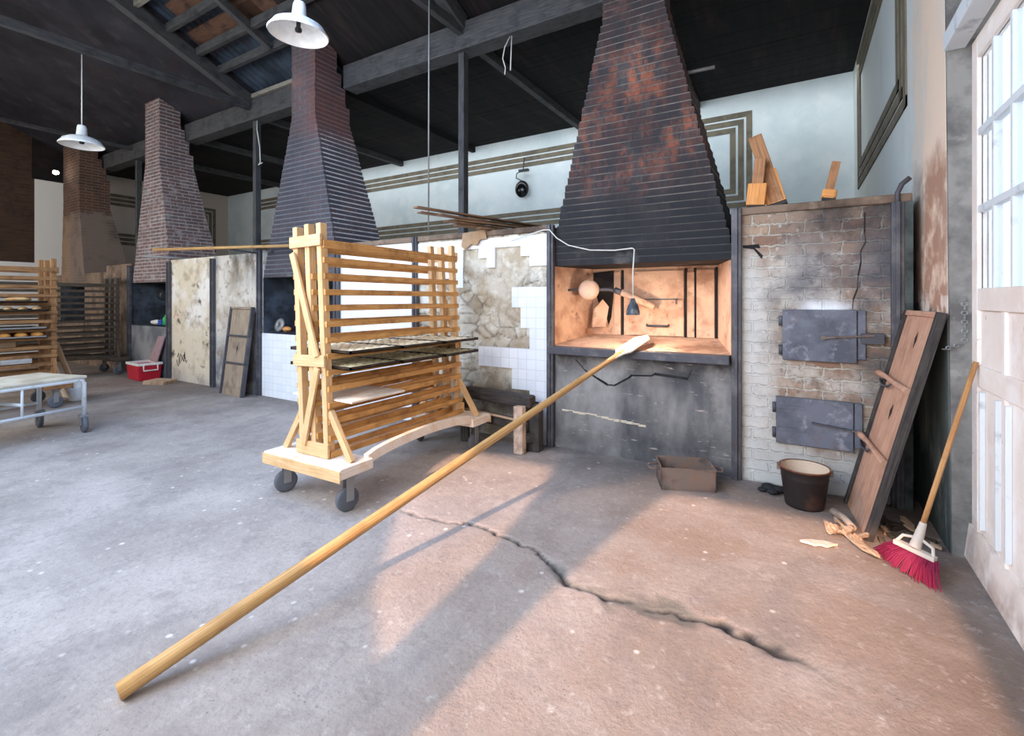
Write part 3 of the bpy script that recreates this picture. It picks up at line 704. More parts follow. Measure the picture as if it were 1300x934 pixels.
# --- oven 2
ov = thing('brick_oven', 'second oven with white tiles below its dark mouth, behind the pine rack', 'oven', (0,0,0), 0, 'bread ovens along the wall')
shell(-7.25, -5.49, ov)
cavity(-7.25, -5.49, M['cavity2'], ov)
MB().box((-7.25,4.43,0),(-5.52,4.475,.975),'world').build('tile_front', M['tile'], ov)
chimney(-6.37, 1.76, -6.27, .54, 1.84, 4.15, 6.2, .95, .62, 'chim2', ov, mt=.017)
pierbox(-5.49, -4.1, M['tile'], ov, 'tiled_pier'); pierbox(-8.68, -7.25, M['plaster_a'], ov, 'plastered_pier')
for x in (-5.49, -7.31): strap(x, ov, 2.27, .1)
MB().box((-5.5,4.42,2.2),(-4.105,4.6,2.262)).build('coping', M['plaster_brown'], ov, .01)
MB().tube([(-7.3,4.40,2.22),(-7.55,4.05,2.27)], .014).build('pole_bracket', M['iron'], ov)
MB().tube([(-7.12,4.42,2.26),(-6.95,4.40,2.24)], .014).build('pole_bracket', M['iron'], ov)
m = MB().box((-6.95,5.0,1.15),(-6.60,5.1,1.75)); m.build('dark_opening', M['gap_black'], ov)
b = MB().lathe([(0,-.05),(.09,-.045),(.12,0),(.09,.045),(0,.05)], (-6.78,4.85,1.58), 20, Matrix.Rotation(math.radians(80),4,'X')).build('burner_drum', M['dark_metal'], ov)
MB().tube([(-6.95,4.85,1.58),(-6.78,4.85,1.58),(-6.6,4.95,1.5)], .02).build('burner_arm', M['iron'], b)
# --- oven 3
ov = thing('brick_oven', 'third oven under a red-grey brick chimney, red cooler on the floor before it', 'oven', (0,0,0), 0, 'bread ovens along the wall')
shell(-11.85, -10.2, ov)
cavity(-11.85, -10.2, M['cavity2'], ov)
MB().box((-11.85,4.44,0),(-10.2,4.475,.975),'world').build('base_wall', M['base3'], ov)
chimney(-11.02, 1.6, -10.98, .58, 1.84, 4.15, 6.0, .95, .62, 'chim3', ov, mt=.014)
pierbox(-10.2, -8.68, M['plaster_b'], ov, 'plastered_pier'); pierbox(-13.1, -11.85, M['plaster_brown'], ov, 'brown_pier')
for x in (-8.68, -10.22, -11.88): strap(x, ov, 2.2, .1)
b = MB().cyl((-11.35,4.8,1.58),(-11.05,4.75,1.58),.10,20).build('burner_drum', M['dark_metal'], ov)
MB().tube([(-11.2,4.85,1.1),(-11.2,4.85,1.55)], .05).build('burner_arm', M['iron'], b)
# graffiti scribble low on the plaster
m = MB()
pts = [(-9.97+.05*i+random.uniform(-.03,.03), 4.447, .42+.10*math.sin(i*2.3)+random.uniform(-.03,.03)) for i in range(9)]
m.tube(pts, .006, 5); m.tube([(p[0]-.03,4.447,p[2]-.05) for p in pts[::2]], .006, 5)
m.build('scribble', M['black'], ov)
# --- oven 4
ov = thing('brick_oven', 'farthest oven at the left end with brown chimney rendered smooth halfway up', 'oven', (0,0,0), 0, 'bread ovens along the wall')
shell(-15.8, -14.3, ov); cavity(-15.8, -14.3, M['cavity2'], ov)
MB().box((-15.8,4.44,0),(-14.3,4.475,.975),'world').build('base_wall', M['plaster_brown'], ov)
chimney(-15.05, 1.5, -15.15, 1.0, 1.84, 3.7, 5.8, .95, .6, 'chim4', ov)
pierbox(-14.3, -13.1, M['plaster_brown'], ov, 'brown_pier', 4.45, 2.1); pierbox(-16.5, -15.8, M['plaster_brown'], ov, 'brown_pier', 4.45, 2.1)

# ------------------------------------------------------------------ door
dr = MB()
XD = .835
def dbx(y0, z0, y1, z1, x0=XD-.022, x1=XD+.022): dr.box((x0,y0,z0),(x1,y1,z1))
y0d, y1d, zt, sill = 1.95, 3.70, 2.95, 1.56
dbx(y1d-.10, .05, y1d, zt); dbx(y0d, .05, y0d+.1, zt)
dbx(y0d+.1, zt-.12, y1d-.1, zt); dbx(y0d+.1, 1.44, y1d-.1, sill); dbx(y0d+.1, .05, y1d-.1, .22); dbx(y0d+.1, 1.02, y1d-.1, 1.14)
dbx(3.18,.215,3.23,1.445,XD-.020,XD+.020); dbx(2.66,.215,2.71,1.445,XD-.020,XD+.020)
dbx(y0d+.1,.22,y1d-.1,1.44, XD-.006, XD+.012)
dd = dr.build('door_1', M['door_paint'], kind='structure', bevel=.006)
m = MB()
for y in (3.36,3.10,2.84,2.58,2.32): m.box((XD-.018,y-.014,sill),(XD+.018,y+.014,zt-.12))
for z in (1.995,2.42): m.box((XD-.019,y0d+.1,z-.018),(XD+.019,y1d-.1,z+.018))
m.build('glazing_bar', M['white_paint'], dd)
MB().box((XD-.003,y0d+.1,sill),(XD+.003,y1d-.1,zt-.12)).build('pane', M['glass'], dd)
m = MB()
for y in (3.53,3.28,3.14,2.76): m.box((XD-.030,y-.012,.26),(XD-.006,y+.012,1.0))
m.build('panel_moulding', M['white_paint'], dd, .004)
dr2 = MB().hexa([(XD-.05,1.95,.03),(XD-.02,1.95,.03),(XD-.05,3.72,.03),(XD-.02,3.72,.03),(XD-.03,1.95,.22),(XD-.02,1.95,.22),(XD-.03,3.72,.22),(XD-.02,3.72,.22)])
dr2.build('kick_board', M['door_paint'], dd)
m = MB(); m.hexa([(.70,1.9,2.96),(.80,1.9,2.96),(.70,3.76,2.96),(.80,3.76,2.96),(.70,1.9,3.06),(.80,1.9,3.06),(.70,3.76,3.06),(.80,3.76,3.06)])
st('trim_5', m, M['white_paint'], .006)
m = MB()
for k in range(10):
    z = 1.50-.026*k
    m.lathe([(.010+.003*math.cos(a*math.pi/3), .003*math.sin(a*math.pi/3)) for a in range(7)], (.79,3.735,z), 12, Matrix.Rotation(math.pi/2,4,'X' if k % 2 else 'Y') @ Matrix.Scale(1.3,4,(1,0,0)))
for k in range(5):
    m.lathe([(.010+.003*math.cos(a*math.pi/3), .003*math.sin(a*math.pi/3)) for a in range(7)], (.775-.018*k,3.745,1.24-.008*k), 12, Matrix.Rotation(math.pi/2*(k % 2),4,'X'))
tag(m.build('door_chain', M['grey_metal']), 'short pale chain hanging beside the door edge on the dark pier', 'chain')

# ------------------------------------------------------------------ bakery racks
def caster(parent, x, y, ang, r=.085, ztop=.27):
    R = Matrix.Translation((x,y,0)) @ Matrix.Rotation(ang,4,'Z')
    m = MB()
    for s in (-1,1): m.box((s*.030-.004,-.03,r*.9),(s*.030+.004,.025,ztop-.02), M=R)
    m.box((-.045,-.045,ztop-.025),(.045,.045,ztop), M=R)
    c = m.build('caster', M['grey_metal'], parent)
    w = MB().lathe([(.0,-.02),(.04,-.022),(.05,-.02),(r-.012,-.022),(r,-.012),(r,.012),(r-.012,.022),(.05,.02),(.04,.022),(0,.02)], (0,0,0), 24, R @ Matrix.Translation((0,-.01,r)) @ Matrix.Rotation(math.pi/2,4,'Y'))
    w.build('wheel', M['rubber'], c)
def rack(label, loc, rz, L, mats, lean=0, H=2.05, levels=14, bw=.85, sp=.135, brace=True, zlow=.37, arch=True):
    wp, wr, wb, wf = mats
    r = thing('bakery_rack', label, 'rack', loc, rz, 'wheeled bread racks')
    lx = lambda z: lean*(z-.3)
    # platforms at both ends
    for y in (.0, L):
        m = MB().box((-bw/2,y-.15,.27),(bw/2,y+.15,.345)); m.build('end_platform', wf, r, .006)
        MB().box((-bw/2-.005,y-.16 if y == 0 else y+.15,.255),(bw/2+.005,y-.15 if y == 0 else y+.16,.335)).build('platform_fascia', wp, r, .004)
        for x in (-bw/2+.07, bw/2-.09): caster(r, x, y, random.uniform(-.5,.5))
    if arch:
        for x in (-bw/2+.06, bw/2-.05):
            n = 14; P = []; Q = []
            for i in range(n+1):
                t = i/n; y = .12+(L-.24)*t; z = .295+.062*math.sin(math.pi*t)**.6
                P.append((x-.02,y,z-.0)); Q.append((x-.02,y,z+.075))
            MB().prism(P+Q[::-1], (.045,0,0)).build('arched_rail', wf, r, .004)
    for y in (.0, L):
        sgn = -1 if y == 0 else 1
        for x in (-sp, 0, sp):
            top = H+random.uniform(-.01,.02)
            MB().beam((x,y,.34),(x+lx(top),y,top),.05,.06,(0,1,0)).build('post', wp, r, .004)
        for z in ((1.93,1.04) if brace else (1.9,)):
            MB().beam((-sp-.04+lx(z),y+sgn*.04,z),(sp+.04+lx(z),y+sgn*.04,z+.01),.022,.085,(0,0,1)).build('cross_bar', wp, r, .003)
        MB().beam((-sp-.04,y+sgn*.04,.40),(sp+.04,y+sgn*.04,.40),.022,.10).build('cross_bar', wp, r, .003)
        if brace:
            MB().beam((-sp+lx(1.85),y+sgn*.055,1.85),(sp-.03+lx(1.1),y+sgn*.055,1.08),.02,.055,(1,0,0)).build('diagonal_brace', wp, r, .003)
            MB().beam((sp-.03+lx(1.0),y+sgn*.055,1.0),(-sp+.05,y+sgn*.055,.42),.02,.055,(1,0,0)).build('diagonal_brace', wp, r, .003)
        for s in (-1,1):
            MB().beam((s*(sp+.01),y,.68),(s*(bw/2-.06),y,.345),.035,.05).build('kick_brace', wp, r, .003)
    for k in range(levels):
        z = zlow+k*(H-.14-zlow)/(levels-1)
        for x in (-sp, 0, sp):
            off = .035 if x > 0 else -.035 if x < 0 else .03
            if x == 0 and k > levels-3: continue
            MB().beam((x+off+lx(z),-.02,z),(x+off+lx(z),L+.03,z),.022,.042 if k < levels-1 else .06).build('rail', wr, r)
    return r
RX, RY, RL, LE = -3.11, 2.33, 1.58, -.052
rack('tall honey-coloured pine rack on wheels in mid floor, holding trays of biscuits', (RX,RY,0), math.radians(1.2), RL, (M['wood_pale'], M['wood_rail'], M['wood'], M['wood_flour']), LE)
# baking trays
def tray(label, x, y, z, w, l, dlab, dm, tilt=0, rzv=0):
    m = MB(); t = thing('baking_tray', label, 'tray', (x,y,z), rzv, 'baking trays on the pine rack')
    m.box((-w/2,-l/2,0),(w/2,l/2,.006))
    m.build('tray_base', M['tray'], t)
    e = MB()
    for a, b in (((-w/2,-l/2),(w/2,-l/2+.012)), ((-w/2,l/2-.012),(w/2,l/2)), ((-w/2,-l/2),(-w/2+.012,l/2)), ((w/2-.012,-l/2),(w/2,l/2))):
        e.box((a[0],a[1],0),(b[0],b[1],.024))
    e.build('rim', M['tray'], t)
    s = MB().box((-w/2+.014,-l/2+.014,.0065),(w/2-.014,l/2-.014,.012)); nx, ny = 8, 6
    for i in range(nx):
        for j in range(ny):
            cx = -w/2+.05+(w-.1)*i/(nx-1); cy = -l/2+.05+(l-.1)*j/(ny-1); r0 = .042
            s.lathe([(r0*.9,.007),(r0,.013),(r0*.8,.02),(r0*.3,.024),(0.001,.024)], (cx+random.uniform(-.005,.005),cy+random.uniform(-.005,.005),0), 8)
    o = s.build('biscuit_dough', dm)
    o.location = (x,y,z); o.rotation_euler = (0,0,rzv); o['kind'] = 'stuff'; tag(o, dlab, 'dough')
zl = [.37+k*(2.05-.14-.37)/13 for k in range(14)]
for row, (z, nm, dm) in enumerate(((zl[6]+.022,'upper',M['dough']),(zl[5]+.022,'lower',M['dough_green']))):
    for k, (y, pos) in enumerate(((2.60,'nearest the camera'),(3.11,'in the middle of the rack'),(3.63,'at the far end'))):
        tray(f'black baking tray of biscuits on the {nm} filled level, {pos}', RX-.04+.02*k, y+.03, z, .70, .51, f'pale biscuit dough rounds on the {nm} filled tray {pos}', dm)
m = MB()
for k in range(5): m.box((-.34+k*.137,-.27,0),(-.208+k*.137,.27,.016))
o = m.build('proofing_board', [M['wood_flour']], bevel=.003); o.location = (RX-.01, 2.64, zl[3]+.023)
tag(o, 'floury slatted wooden board lying low at the near end of the pine rack', 'board')

rack('brown wooden rack at the left edge holding round bread rolls and loaves', (-9.2,1.0,0), 0, 1.45, (M['wood_mid'], M['wood_mid'], M['wood_mid'], M['wood_mid']), -.01, H=2.05, sp=.24, brace=False)
rack('dark weathered wooden rack standing empty before the third oven', (-12.1,2.35,0), 0, 1.85, (M['wood_dark'], M['wood_dark'], M['wood_dark'], M['wood_dark']), 0, H=1.92, levels=13, sp=.26, brace=False)
# breads on the left rack
zb = lambda k: .37+k*(2.05-.14-.37)/13+.022
def flat_tray(label, x, y, z, w, l, mat):
    m = MB().box((-w/2,-l/2,0),(w/2,l/2,.008))
    for a, b in (((-w/2,-l/2),(w/2,-l/2+.012)), ((-w/2,l/2-.012),(w/2,l/2)), ((-w/2,-l/2),(-w/2+.012,l/2)), ((w/2-.012,-l/2),(w/2,l/2))): m.box((a[0],a[1],0),(b[0],b[1],.025))
    o = m.build('bread_tray', mat); o.location = (x,y,z); tag(o, label, 'tray')
flat_tray('pale grey metal tray of golden rolls on the left rack, lower of two', -9.12, 1.7, zb(5), .62, 1.3, M['grey_metal'])
flat_tray('pale grey metal tray just above the tray of golden rolls', -9.12, 1.7, zb(6), .62, 1.3, M['grey_metal'])
flat_tray('dark tray of pale flat loaves high on the left rack', -9.12, 1.7, zb(9), .62, 1.3, M['tray'])
flat_tray('dark bread tray of the left rack, second highest filled level', -9.12, 2.05, zb(8), .60, .62, M['tray'])
bun = None
for j in range(3):
    for i in range(8):
        p = (-8.9-.2*j+random.uniform(-.01,.01), 1.15+i*.16+random.uniform(-.01,.01), zb(5)+.008)
        if bun is None:
            m = MB().lathe([(.04,0),(.062,.012),(.066,.03),(.05,.055),(.02,.066),(.001,.067)], (0,0,0), 14)
            bun = m.build('bread_roll', M['bun']); bun.location = p
            tag(bun, 'small golden round bread roll on the grey tray of the left rack', 'bread roll', 'golden rolls on the left rack')
        else:
            c = bun.copy(); col.objects.link(c); c.location = p
lo = None
for i in range(4):
    p = (-8.98, 1.2+i*.3, zb(9)+.008)
    if lo is None:
        m = MB().grid(lambda u, v: (.09*math.sin(math.pi*v)*math.cos(2*math.pi*u)*1.0, -.13*math.cos(math.pi*v), .035+.035*math.sin(math.pi*v)*math.sin(2*math.pi*u)), 14, 10)
        lo = m.build('flat_loaf', M['loaf']); lo.location = p; tag(lo, 'pale flat loaf on the highest filled tray of the left rack', 'loaf', 'flat loaves on the left rack')
    else:
        c = lo.copy(); col.objects.link(c); c.location = p
for i in range(4):
    m = MB().grid(lambda u, v: (.05*math.sin(math.pi*v)*math.cos(2*math.pi*u), -.09*math.cos(math.pi*v), .03+.03*math.sin(math.pi*v)*math.sin(2*math.pi*u)), 12, 8)
    o = m.build('bread_stick_roll', M['loaf']); o.location = (-8.93-.0*i, 1.85+i*.14, zb(8)+.008); o.rotation_euler = (0,0,1.2)
    tag(o, 'oblong pale roll on the dark tray near the left rack end posts', 'bread roll', 'oblong rolls on the left rack')
for (nm, x, y, z, a, b, h, mt, lb) in (('carton', -9.2,2.1,zb(2)+.0,.3,.3,.09,'white_plastic','white carton lying on a low level of the left rack'),
        ('carton', -9.15,1.9,zb(4),.3,.36,.07,'cardboard','brown cardboard carton on the left rack below the golden rolls')):
    m = MB().box((-a/2,-b/2,0),(a/2,b/2,h)).box((-a/2-.002,-.02,h),(a/2+.002,.02,h+.002)); o = m.build(nm, M[mt], bevel=.004); o.location = (x,y,z); tag(o, lb, 'box')

# ------------------------------------------------------------------ trolley
tr = thing('table_trolley', 'low white steel trolley with worn cream top at the left edge', 'trolley', (-6.95,2.16,0), math.radians(15))
MB().box((-.78,-1.95,.61),(.0,.03,.64)).build('table_top', M['cart_top'], tr, .006)
fr = MB()
for x in (-.76,-.02):
    fr.tube([(x,-1.9,.19),(x,-1.9,.55),(x,-1.86,.595),(x,-.03,.595),(x,.01,.56),(x,.01,.19)], .022, 10)
    fr.tube([(x,-1.9,.29),(x,.01,.29)], .018, 8)
for y in (-1.86,.0): fr.tube([(-.76,y,.59),(-.02,y,.59)], .02, 8)
fr.tube([(-.02,-.55,.29),(-.02,-.55,.59)], .012, 8)
fr.tube([(-.76,-.55,.42),(-.02,-.55,.42)], .018, 8)
fr.build('frame', M['white_paint'], tr)
for x in (-.76,-.02):
    for y in (-1.9,.01): caster(tr, x, y, 1.0+random.uniform(-.4,.4), .095, .2)
# bits under and behind the trolley
for k, (x, a) in enumerate(((-9.42,-.12),(-9.62,-.2))):
    m = MB().beam((0,0,.0),(-.02,-.26,.86),.26 if k else .2,.02,(0,1,0))
    o = m.build('leaning_board', [M['cardboard'], M['wood_flour']][k]); o.location = (x,2.98+a,.01)
    tag(o, ('brown flat board leaning on the end of the left rack','pale flat board leaning left of the brown one on the left rack')[k], 'board')
m = MB().lathe([(0,0),(.09,0),(.1,.02),(.1,.2),(.06,.26),(.03,.28),(.03,.31),(0,.31)], (0,0,0), 18)
o = m.build('plastic_jug', M['white_plastic']); o.location = (-9.25,2.8,0); tag(o, 'white plastic jug on the floor behind the trolley', 'jug')

# ------------------------------------------------------------------ cooler, firewood, boards at the far ovens
co = thing('cooler_box', 'red picnic cooler with white rim and open lid by the third oven', 'cooler', (-10.66,4.2,0), math.radians(-4))
MB().hexa([(-.28,-.17,0),(.28,-.17,0),(-.28,.17,0),(.28,.17,0),(-.30,-.19,.28),(.30,-.19,.28),(-.30,.19,.28),(.30,.19,.28)]).build('body', M['red'], co, .02)
MB().box((-.31,-.2,.28),(.31,-.165,.325)).box((-.31,.165,.28),(.31,.2,.325)).box((-.31,-.165,.28),(-.27,.165,.325)).box((.27,-.165,.28),(.31,.165,.325)).build('rim', M['white_plastic'], co, .008)
MB().tube([(.315,-.11,.29),(.325,-.11,.19),(.325,.11,.19),(.315,.11,.29)], .014).build('handle', M['white_plastic'], co)
MB().hexa([(-.1,.10,.33),(.26,.10,.33),(-.1,.135,.33),(.26,.135,.33),(.06,.20,.80),(.36,.20,.80),(.06,.23,.80),(.36,.23,.80)]).build('lid', M['lid'], co, .012)
for k in range(6):
    m = MB().beam((-.2,0,0),(.2,0,0),.09,.035); o = m.build('firewood_stick', M['chip'], bevel=.006)
    o.location = (-9.80-.045*(k % 3)+.02*(k//3), 4.02+.10*(k % 3), .0178+.0355*(k//3)); o.rotation_euler = (0,0,.42)
    tag(o, 'split firewood stick in the small heap beside the red cooler', 'firewood', 'firewood heap by the cooler')
def framed_board(label, BL, BR, TR, TL, mats, bars, th=.05, hands=True):
    BL, BR, TR, TL = map(V, (BL, BR, TR, TL))
    wd = (BR-BL); le = (TL-BL); n = wd.cross(le).normalized()
    t = thing('framed_board', label, 'board', BL)
    Wv = wd.length; Lv = le.length; ex = wd.normalized(); ey = (le-ex*le.dot(ex)).normalized(); n = ex.cross(ey)
    Mx = Matrix((ex, ey, n)).transposed().to_4x4()
    MB().box((.03,.0,-.012),(Wv-.03,Lv,.0), M=Mx).build('panel', mats[0], t)
    for x in (0, Wv-.035): MB().box((x,0,-.03),(x+.035,Lv,th-.03), M=Mx).build('side_frame', mats[1], t, .004)
    MB().box((.035,Lv-.035,-.03),(Wv-.035,Lv,th-.035), M=Mx).build('end_frame', mats[2], t, .004)
    for y in bars:
        if hands:
            P = [(-.01,y+.02,.05),(.06,y+.02,.045),(.14,y+.012,.03),(.30,y,.022),(Wv-.06,y-.012,.02)]
            MB().tube([Mx @ V(p) for p in P], .02, 8, radii=[.026,.022,.016,.018,.022]).build('cross_handle', mats[2], t)
            MB().tube([Mx @ V(p) for p in [(.0,y-.02,.03),(.08,y-.05,.035),(.20,y-.045,.03),(.24,y-.01,.02)]], .008, 6).build('wire_loop', M['iron'], t)
        else: MB().box((.0,y-.015,-.005),(Wv,y+.015,.03), M=Mx).build('cross_bar', mats[1], t, .003)
    mm = MB()
    for x, y in ((Wv*.5,Lv*.53),(Wv*.55,Lv*.87)) if hands else ((Wv*.5,Lv*.52),):
        mm.prism([Mx @ V((x+a*.02, y+b*.055, .001)) for a, b in ((0,-1),(1,0),(.3,1),(-1,.2))], Mx.to_3x3() @ V((0,0,.001)))
    mm.build('knot_hole', M['gap_black'], t)
    return t
framed_board('large red-brown board in dark frame leaning by the door pier beside the broom', (.265,4.33,.0), (.335,3.70,.0), (.690,3.64,1.40), (.632,4.28,1.42), (M['board_red'], M['charred'], M['board_red']), (.50,.97))
framed_board('smaller grey-brown framed board leaning against the plastered pier left of the pine rack', (-8.0,4.20,.0), (-7.33,4.17,.0), (-7.36,4.36,1.38), (-8.0,4.37,1.38), (M['board_grey'], M['iron'], M['board_grey']), (.50,.93), .06, False)

# ------------------------------------------------------------------ long peel resting on the hearth lip
A = V((-2.19,.78,.035)); B = V((-1.371,4.36,1.067)); dv = (B-A).normalized()
pe = thing('bread_peel', 'very long wooden peel slanting from the floor up to the glowing oven mouth', 'peel', A)
E0 = (B-A)-dv*.12
n = 12
MB().tube([E0*(k/n) for k in range(n+1)], .028, 16, radii=[.034-.012*k/n for k in range(n+1)]).build('pole', M['pole'], pe)
sx = dv.cross(V((0,0,1))).normalized(); up = sx.cross(dv)
def pp(l, w): return E0+dv*l+sx*w-up*.008
poly = [(-.12,.022),(.0,.045),(.06,.085),(.40,.085),(.52,.0),(.40,-.085),(.06,-.085),(.0,-.045),(-.12,-.022)]
MB().prism([pp(l-.06,w) for l, w in poly][::-1], up*.014).build('blade', M['wood_flour'], pe, .003)

# stored peel on the bracket, grey bar
o = MB().tube([(-8.97,3.66,2.30),(-6.3,4.40,2.285)], .024, 10).build('spare_peel_pole', M['pole']); tag(o, 'yellow pole lying level on the bracket high beside the second chimney', 'pole')
o = MB().tube([(-9.95,3.9,2.262),(-9.72,4.9,2.262)], .022, 10).build('metal_bar', M['grey_metal']); tag(o, 'grey metal bar overhanging the top of the third oven', 'bar')

# planks on the oven top
for k, (ln, hd, sh) in enumerate(((.35,.10,.05),(.55,-.06,.0),(.70,.12,-.05),(.62,.02,.04),(.85,.17,-.02),(.98,.06,-.06),(1.12,.10,.02))):
    d = Matrix.Rotation(hd-.04,4,'Z').to_3x3() @ V((-.36,-1.1,0)).normalized()
    p = V((-2.98+sh,4.62,2.274+.021*k))
    o = MB().beam(p-d*1.3, p+d*ln, .085, .016).build('plank', M['wood_plank'], bevel=.002)
    tag(o, 'thin brown plank in the fanned stack jutting over the tiled wall top', 'plank', 'planks stacked on the oven top')
m = MB().prism([(-3.32,4.40,2.25),(-3.02,4.40,2.27),(-2.99,4.40,2.17),(-3.08,4.39,2.16),(-3.12,4.39,2.10),(-3.2,4.39,2.12),(-3.28,4.39,2.06),(-3.34,4.40,2.10)], (0,.012,0))
tag(m.build('cardboard_scrap', M['cardboard']), 'torn brown cardboard scrap hanging below the planks on the tiled wall', 'cardboard')

# ------------------------------------------------------------------ wooden mallet-like props on the firebox wall top
def prop(label, base, top, w, foot, fl=.0):
    base, top = V(base), V(top); t = thing('wooden_prop', label, 'wooden prop', base, 0, 'wooden props on the oven top')
    MB().beam((0,0,.04), top-base, w, .05, (0,1,0)).build('shaft', M['wood_prop'], t, .004)
    d = (top-base).normalized()
    if foot == 'block':
        MB().beam((0,0,.015), d*.20, w*1.65, .09, (0,1,0)).build('foot', M['wood_orange'], t, .006)
    elif foot == 'wide':
        MB().beam((0,0,.015), d*.34, w*1.35, .06, (0,1,0)).build('foot', M['wood_orange'], t, .006)
    else:
        MB().beam((0,0,.015), d*.10, w*1.7, .08, (0,1,0)).build('foot', M['wood_orange'], t, .02)
    MB().beam((0,0,0), d*.03, w*1.4, .075, (0,1,0)).build('sole', M['charred'], t)
prop('short upright wooden prop with square foot, left on the firebox wall top', (-.35,4.50,2.262), (-.315,4.55,2.68), .085, 'block')
prop('tallest wooden prop, leaning left behind the square-footed one on the wall top', (-.19,4.55,2.262), (-.37,4.72,2.92), .11, 'wide')
prop('small wooden prop leaning right, standing alone on the wall top', (.155,4.52,2.262), (.215,4.58,2.58), .06, 'round')

# ------------------------------------------------------------------ pendant lamps
def enamel_lamp(label, x, y, zb, zt, tilt=0):
    t = thing('pendant_lamp', label, 'lamp', (x,y,zb), 0, 'white enamel pendant lamps')
    R = .245
    prof = [(R,0),(R+.004,.012),(R-.01,.03),(R-.04,.075),(R-.10,.11),(.085,.125),(.062,.14),(.052,.25),(.044,.275),(.012,.285),(.001,.285)]
    RM = Matrix.Rotation(tilt,4,'Y')
    MB().lathe(prof, (0,0,0), 36, RM).build('lamp_shade', M['enamel'], t)
    MB().lathe([(R-.002,.002),(R-.014,.028),(R-.045,.07),(R-.105,.104),(.08,.118),(.001,.12)], (0,0,0), 36, RM).build('shade_lining', M['enamel_in'], t)
    MB().cyl((0,0,.119),(0,0,.07),.018,12).lathe([(.018,.07),(.03,.05),(.028,.03),(.001,.02)], (0,0,0), 12).build('bulb_socket', M['black'], t)
    MB().tube([(0,0,.28),(0,0,zt-zb)], .007, 6).build('cord', M['white_cable'], t)
enamel_lamp('white enamel pendant lamp on a long cord in the left background', -8.45, 2.60, 3.60, 4.85)
enamel_lamp('nearer white enamel pendant lamp at the top, before the second chimney', -3.75, 2.62, 3.79, 4.85, .06)
# small lamp hanging in the oven mouth
t = thing('oven_lamp', 'small sooty cone lamp hanging in the glowing oven mouth', 'lamp', (-1.335,4.33,1.36))
MB().lathe([(.062,0),(.060,.03),(.048,.08),(.025,.12),(.018,.15),(.001,.152)], (0,0,0), 20).lathe([(.058,.003),(.044,.08),(.001,.115)], (0,0,0), 20).build('lamp_shade', M['dark_shade'], t)
MB().lathe([(.001,.012),(.018,.02),(.022,.04),(.012,.07),(.001,.08)], (0,0,0), 14).build('bulb', M['bulb_warm'], t)
MB().tube([(0,0,.15),(.0,.0,.4),(-.005,.06,.60),(-.03,.075,.615),(-.2,.085,.605),(-.45,.085,.62),(-.68,.085,.68),(-.80,.06,.76),(-.86,.02,.84),(-.95,.06,.85),(-1.2,.07,.80),(-1.35,.07,.76)], .006, 6).build('cord', M['white_cable'], t)
# black lamp hanging before the striped back wall
def wall_lamp(label, x, y, z, r, block):
    t = thing('hanging_lamp', label, 'lamp', (x,y,z))
    MB().grid(lambda u, v: (r*math.sin(math.pi*v)*math.cos(2*math.pi*u), r*.7*math.sin(math.pi*v)*math.sin(2*math.pi*u), r*1.15*math.cos(math.pi*v)), 20, 12).build('globe', M['black_gloss'], t)
    MB().tube([(0,0,r*1.1),(-r*.9,0,r*1.6),(-r*.8,0,r*2.2),(0,.05,r*2.6),(.03,.05,r*4.3)], .012, 6).build('wire', M['dark_metal'], t)
    if block: MB().box((-.1,.02,r*2.45),(.12,.1,r*2.75)).build('junction_block', M['dark_metal'], t, .005)
wall_lamp('glossy black globe lamp hanging on the striped wall between two chimneys', -5.04, 8.72, 3.80, .155, True)
wall_lamp('small dark lamp on a wire left of the second chimney', -13.6, 8.75, 3.85, .09, False)
o = MB().lathe([(.001,-.05),(.05,-.03),(.06,0),(.04,.04),(.001,.05)], (-15.3,4.22,4.53), 14).build('bare_bulb', M['bulb']); 
tag(o, 'small bright bulb under the dark ceiling at the far left', 'bulb')
# pull rod and loose wires
o = MB().tube([(-3.60,4.15,5.45),(-3.60,4.15,4.66),(-3.61,4.15,2.25)], .009, 6).build('hanging_rod', M['grey_metal']); tag(o, 'thin pale rod hanging from the roof behind the pine rack', 'rod')
o = MB().tube([(-3.05,5.0,4.70),(-3.1,4.95,4.55),(-3.13,4.95,4.42),(-3.09,4.95,4.30),(-3.10,4.95,4.22)], .007, 6).tube([(-3.03,5.0,4.70),(-3.02,4.95,4.25)], .007, 6).build('loose_wire', M['white_cable'])
tag(o, 'loose pale wires dangling under the girder right of the nearest post', 'wire')
o = MB().tube([(-8.33,5.0,4.68),(-8.3,4.98,4.5),(-8.22,4.98,4.2),(-8.20,4.98,3.92),(-8.26,4.98,3.88),(-8.14,4.98,3.9)], .009, 6).build('loose_wire', M['white_cable'])
tag(o, 'loose pale wire with hooked end on the post left of the second chimney', 'wire')
o = MB().tube([(-1.05,4.8,3.66),(-.72,4.86,3.68)], .018, 8).build('pipe_end', M['grey_metal']); tag(o, 'short grey pipe sticking out right of the nearest chimney', 'pipe')

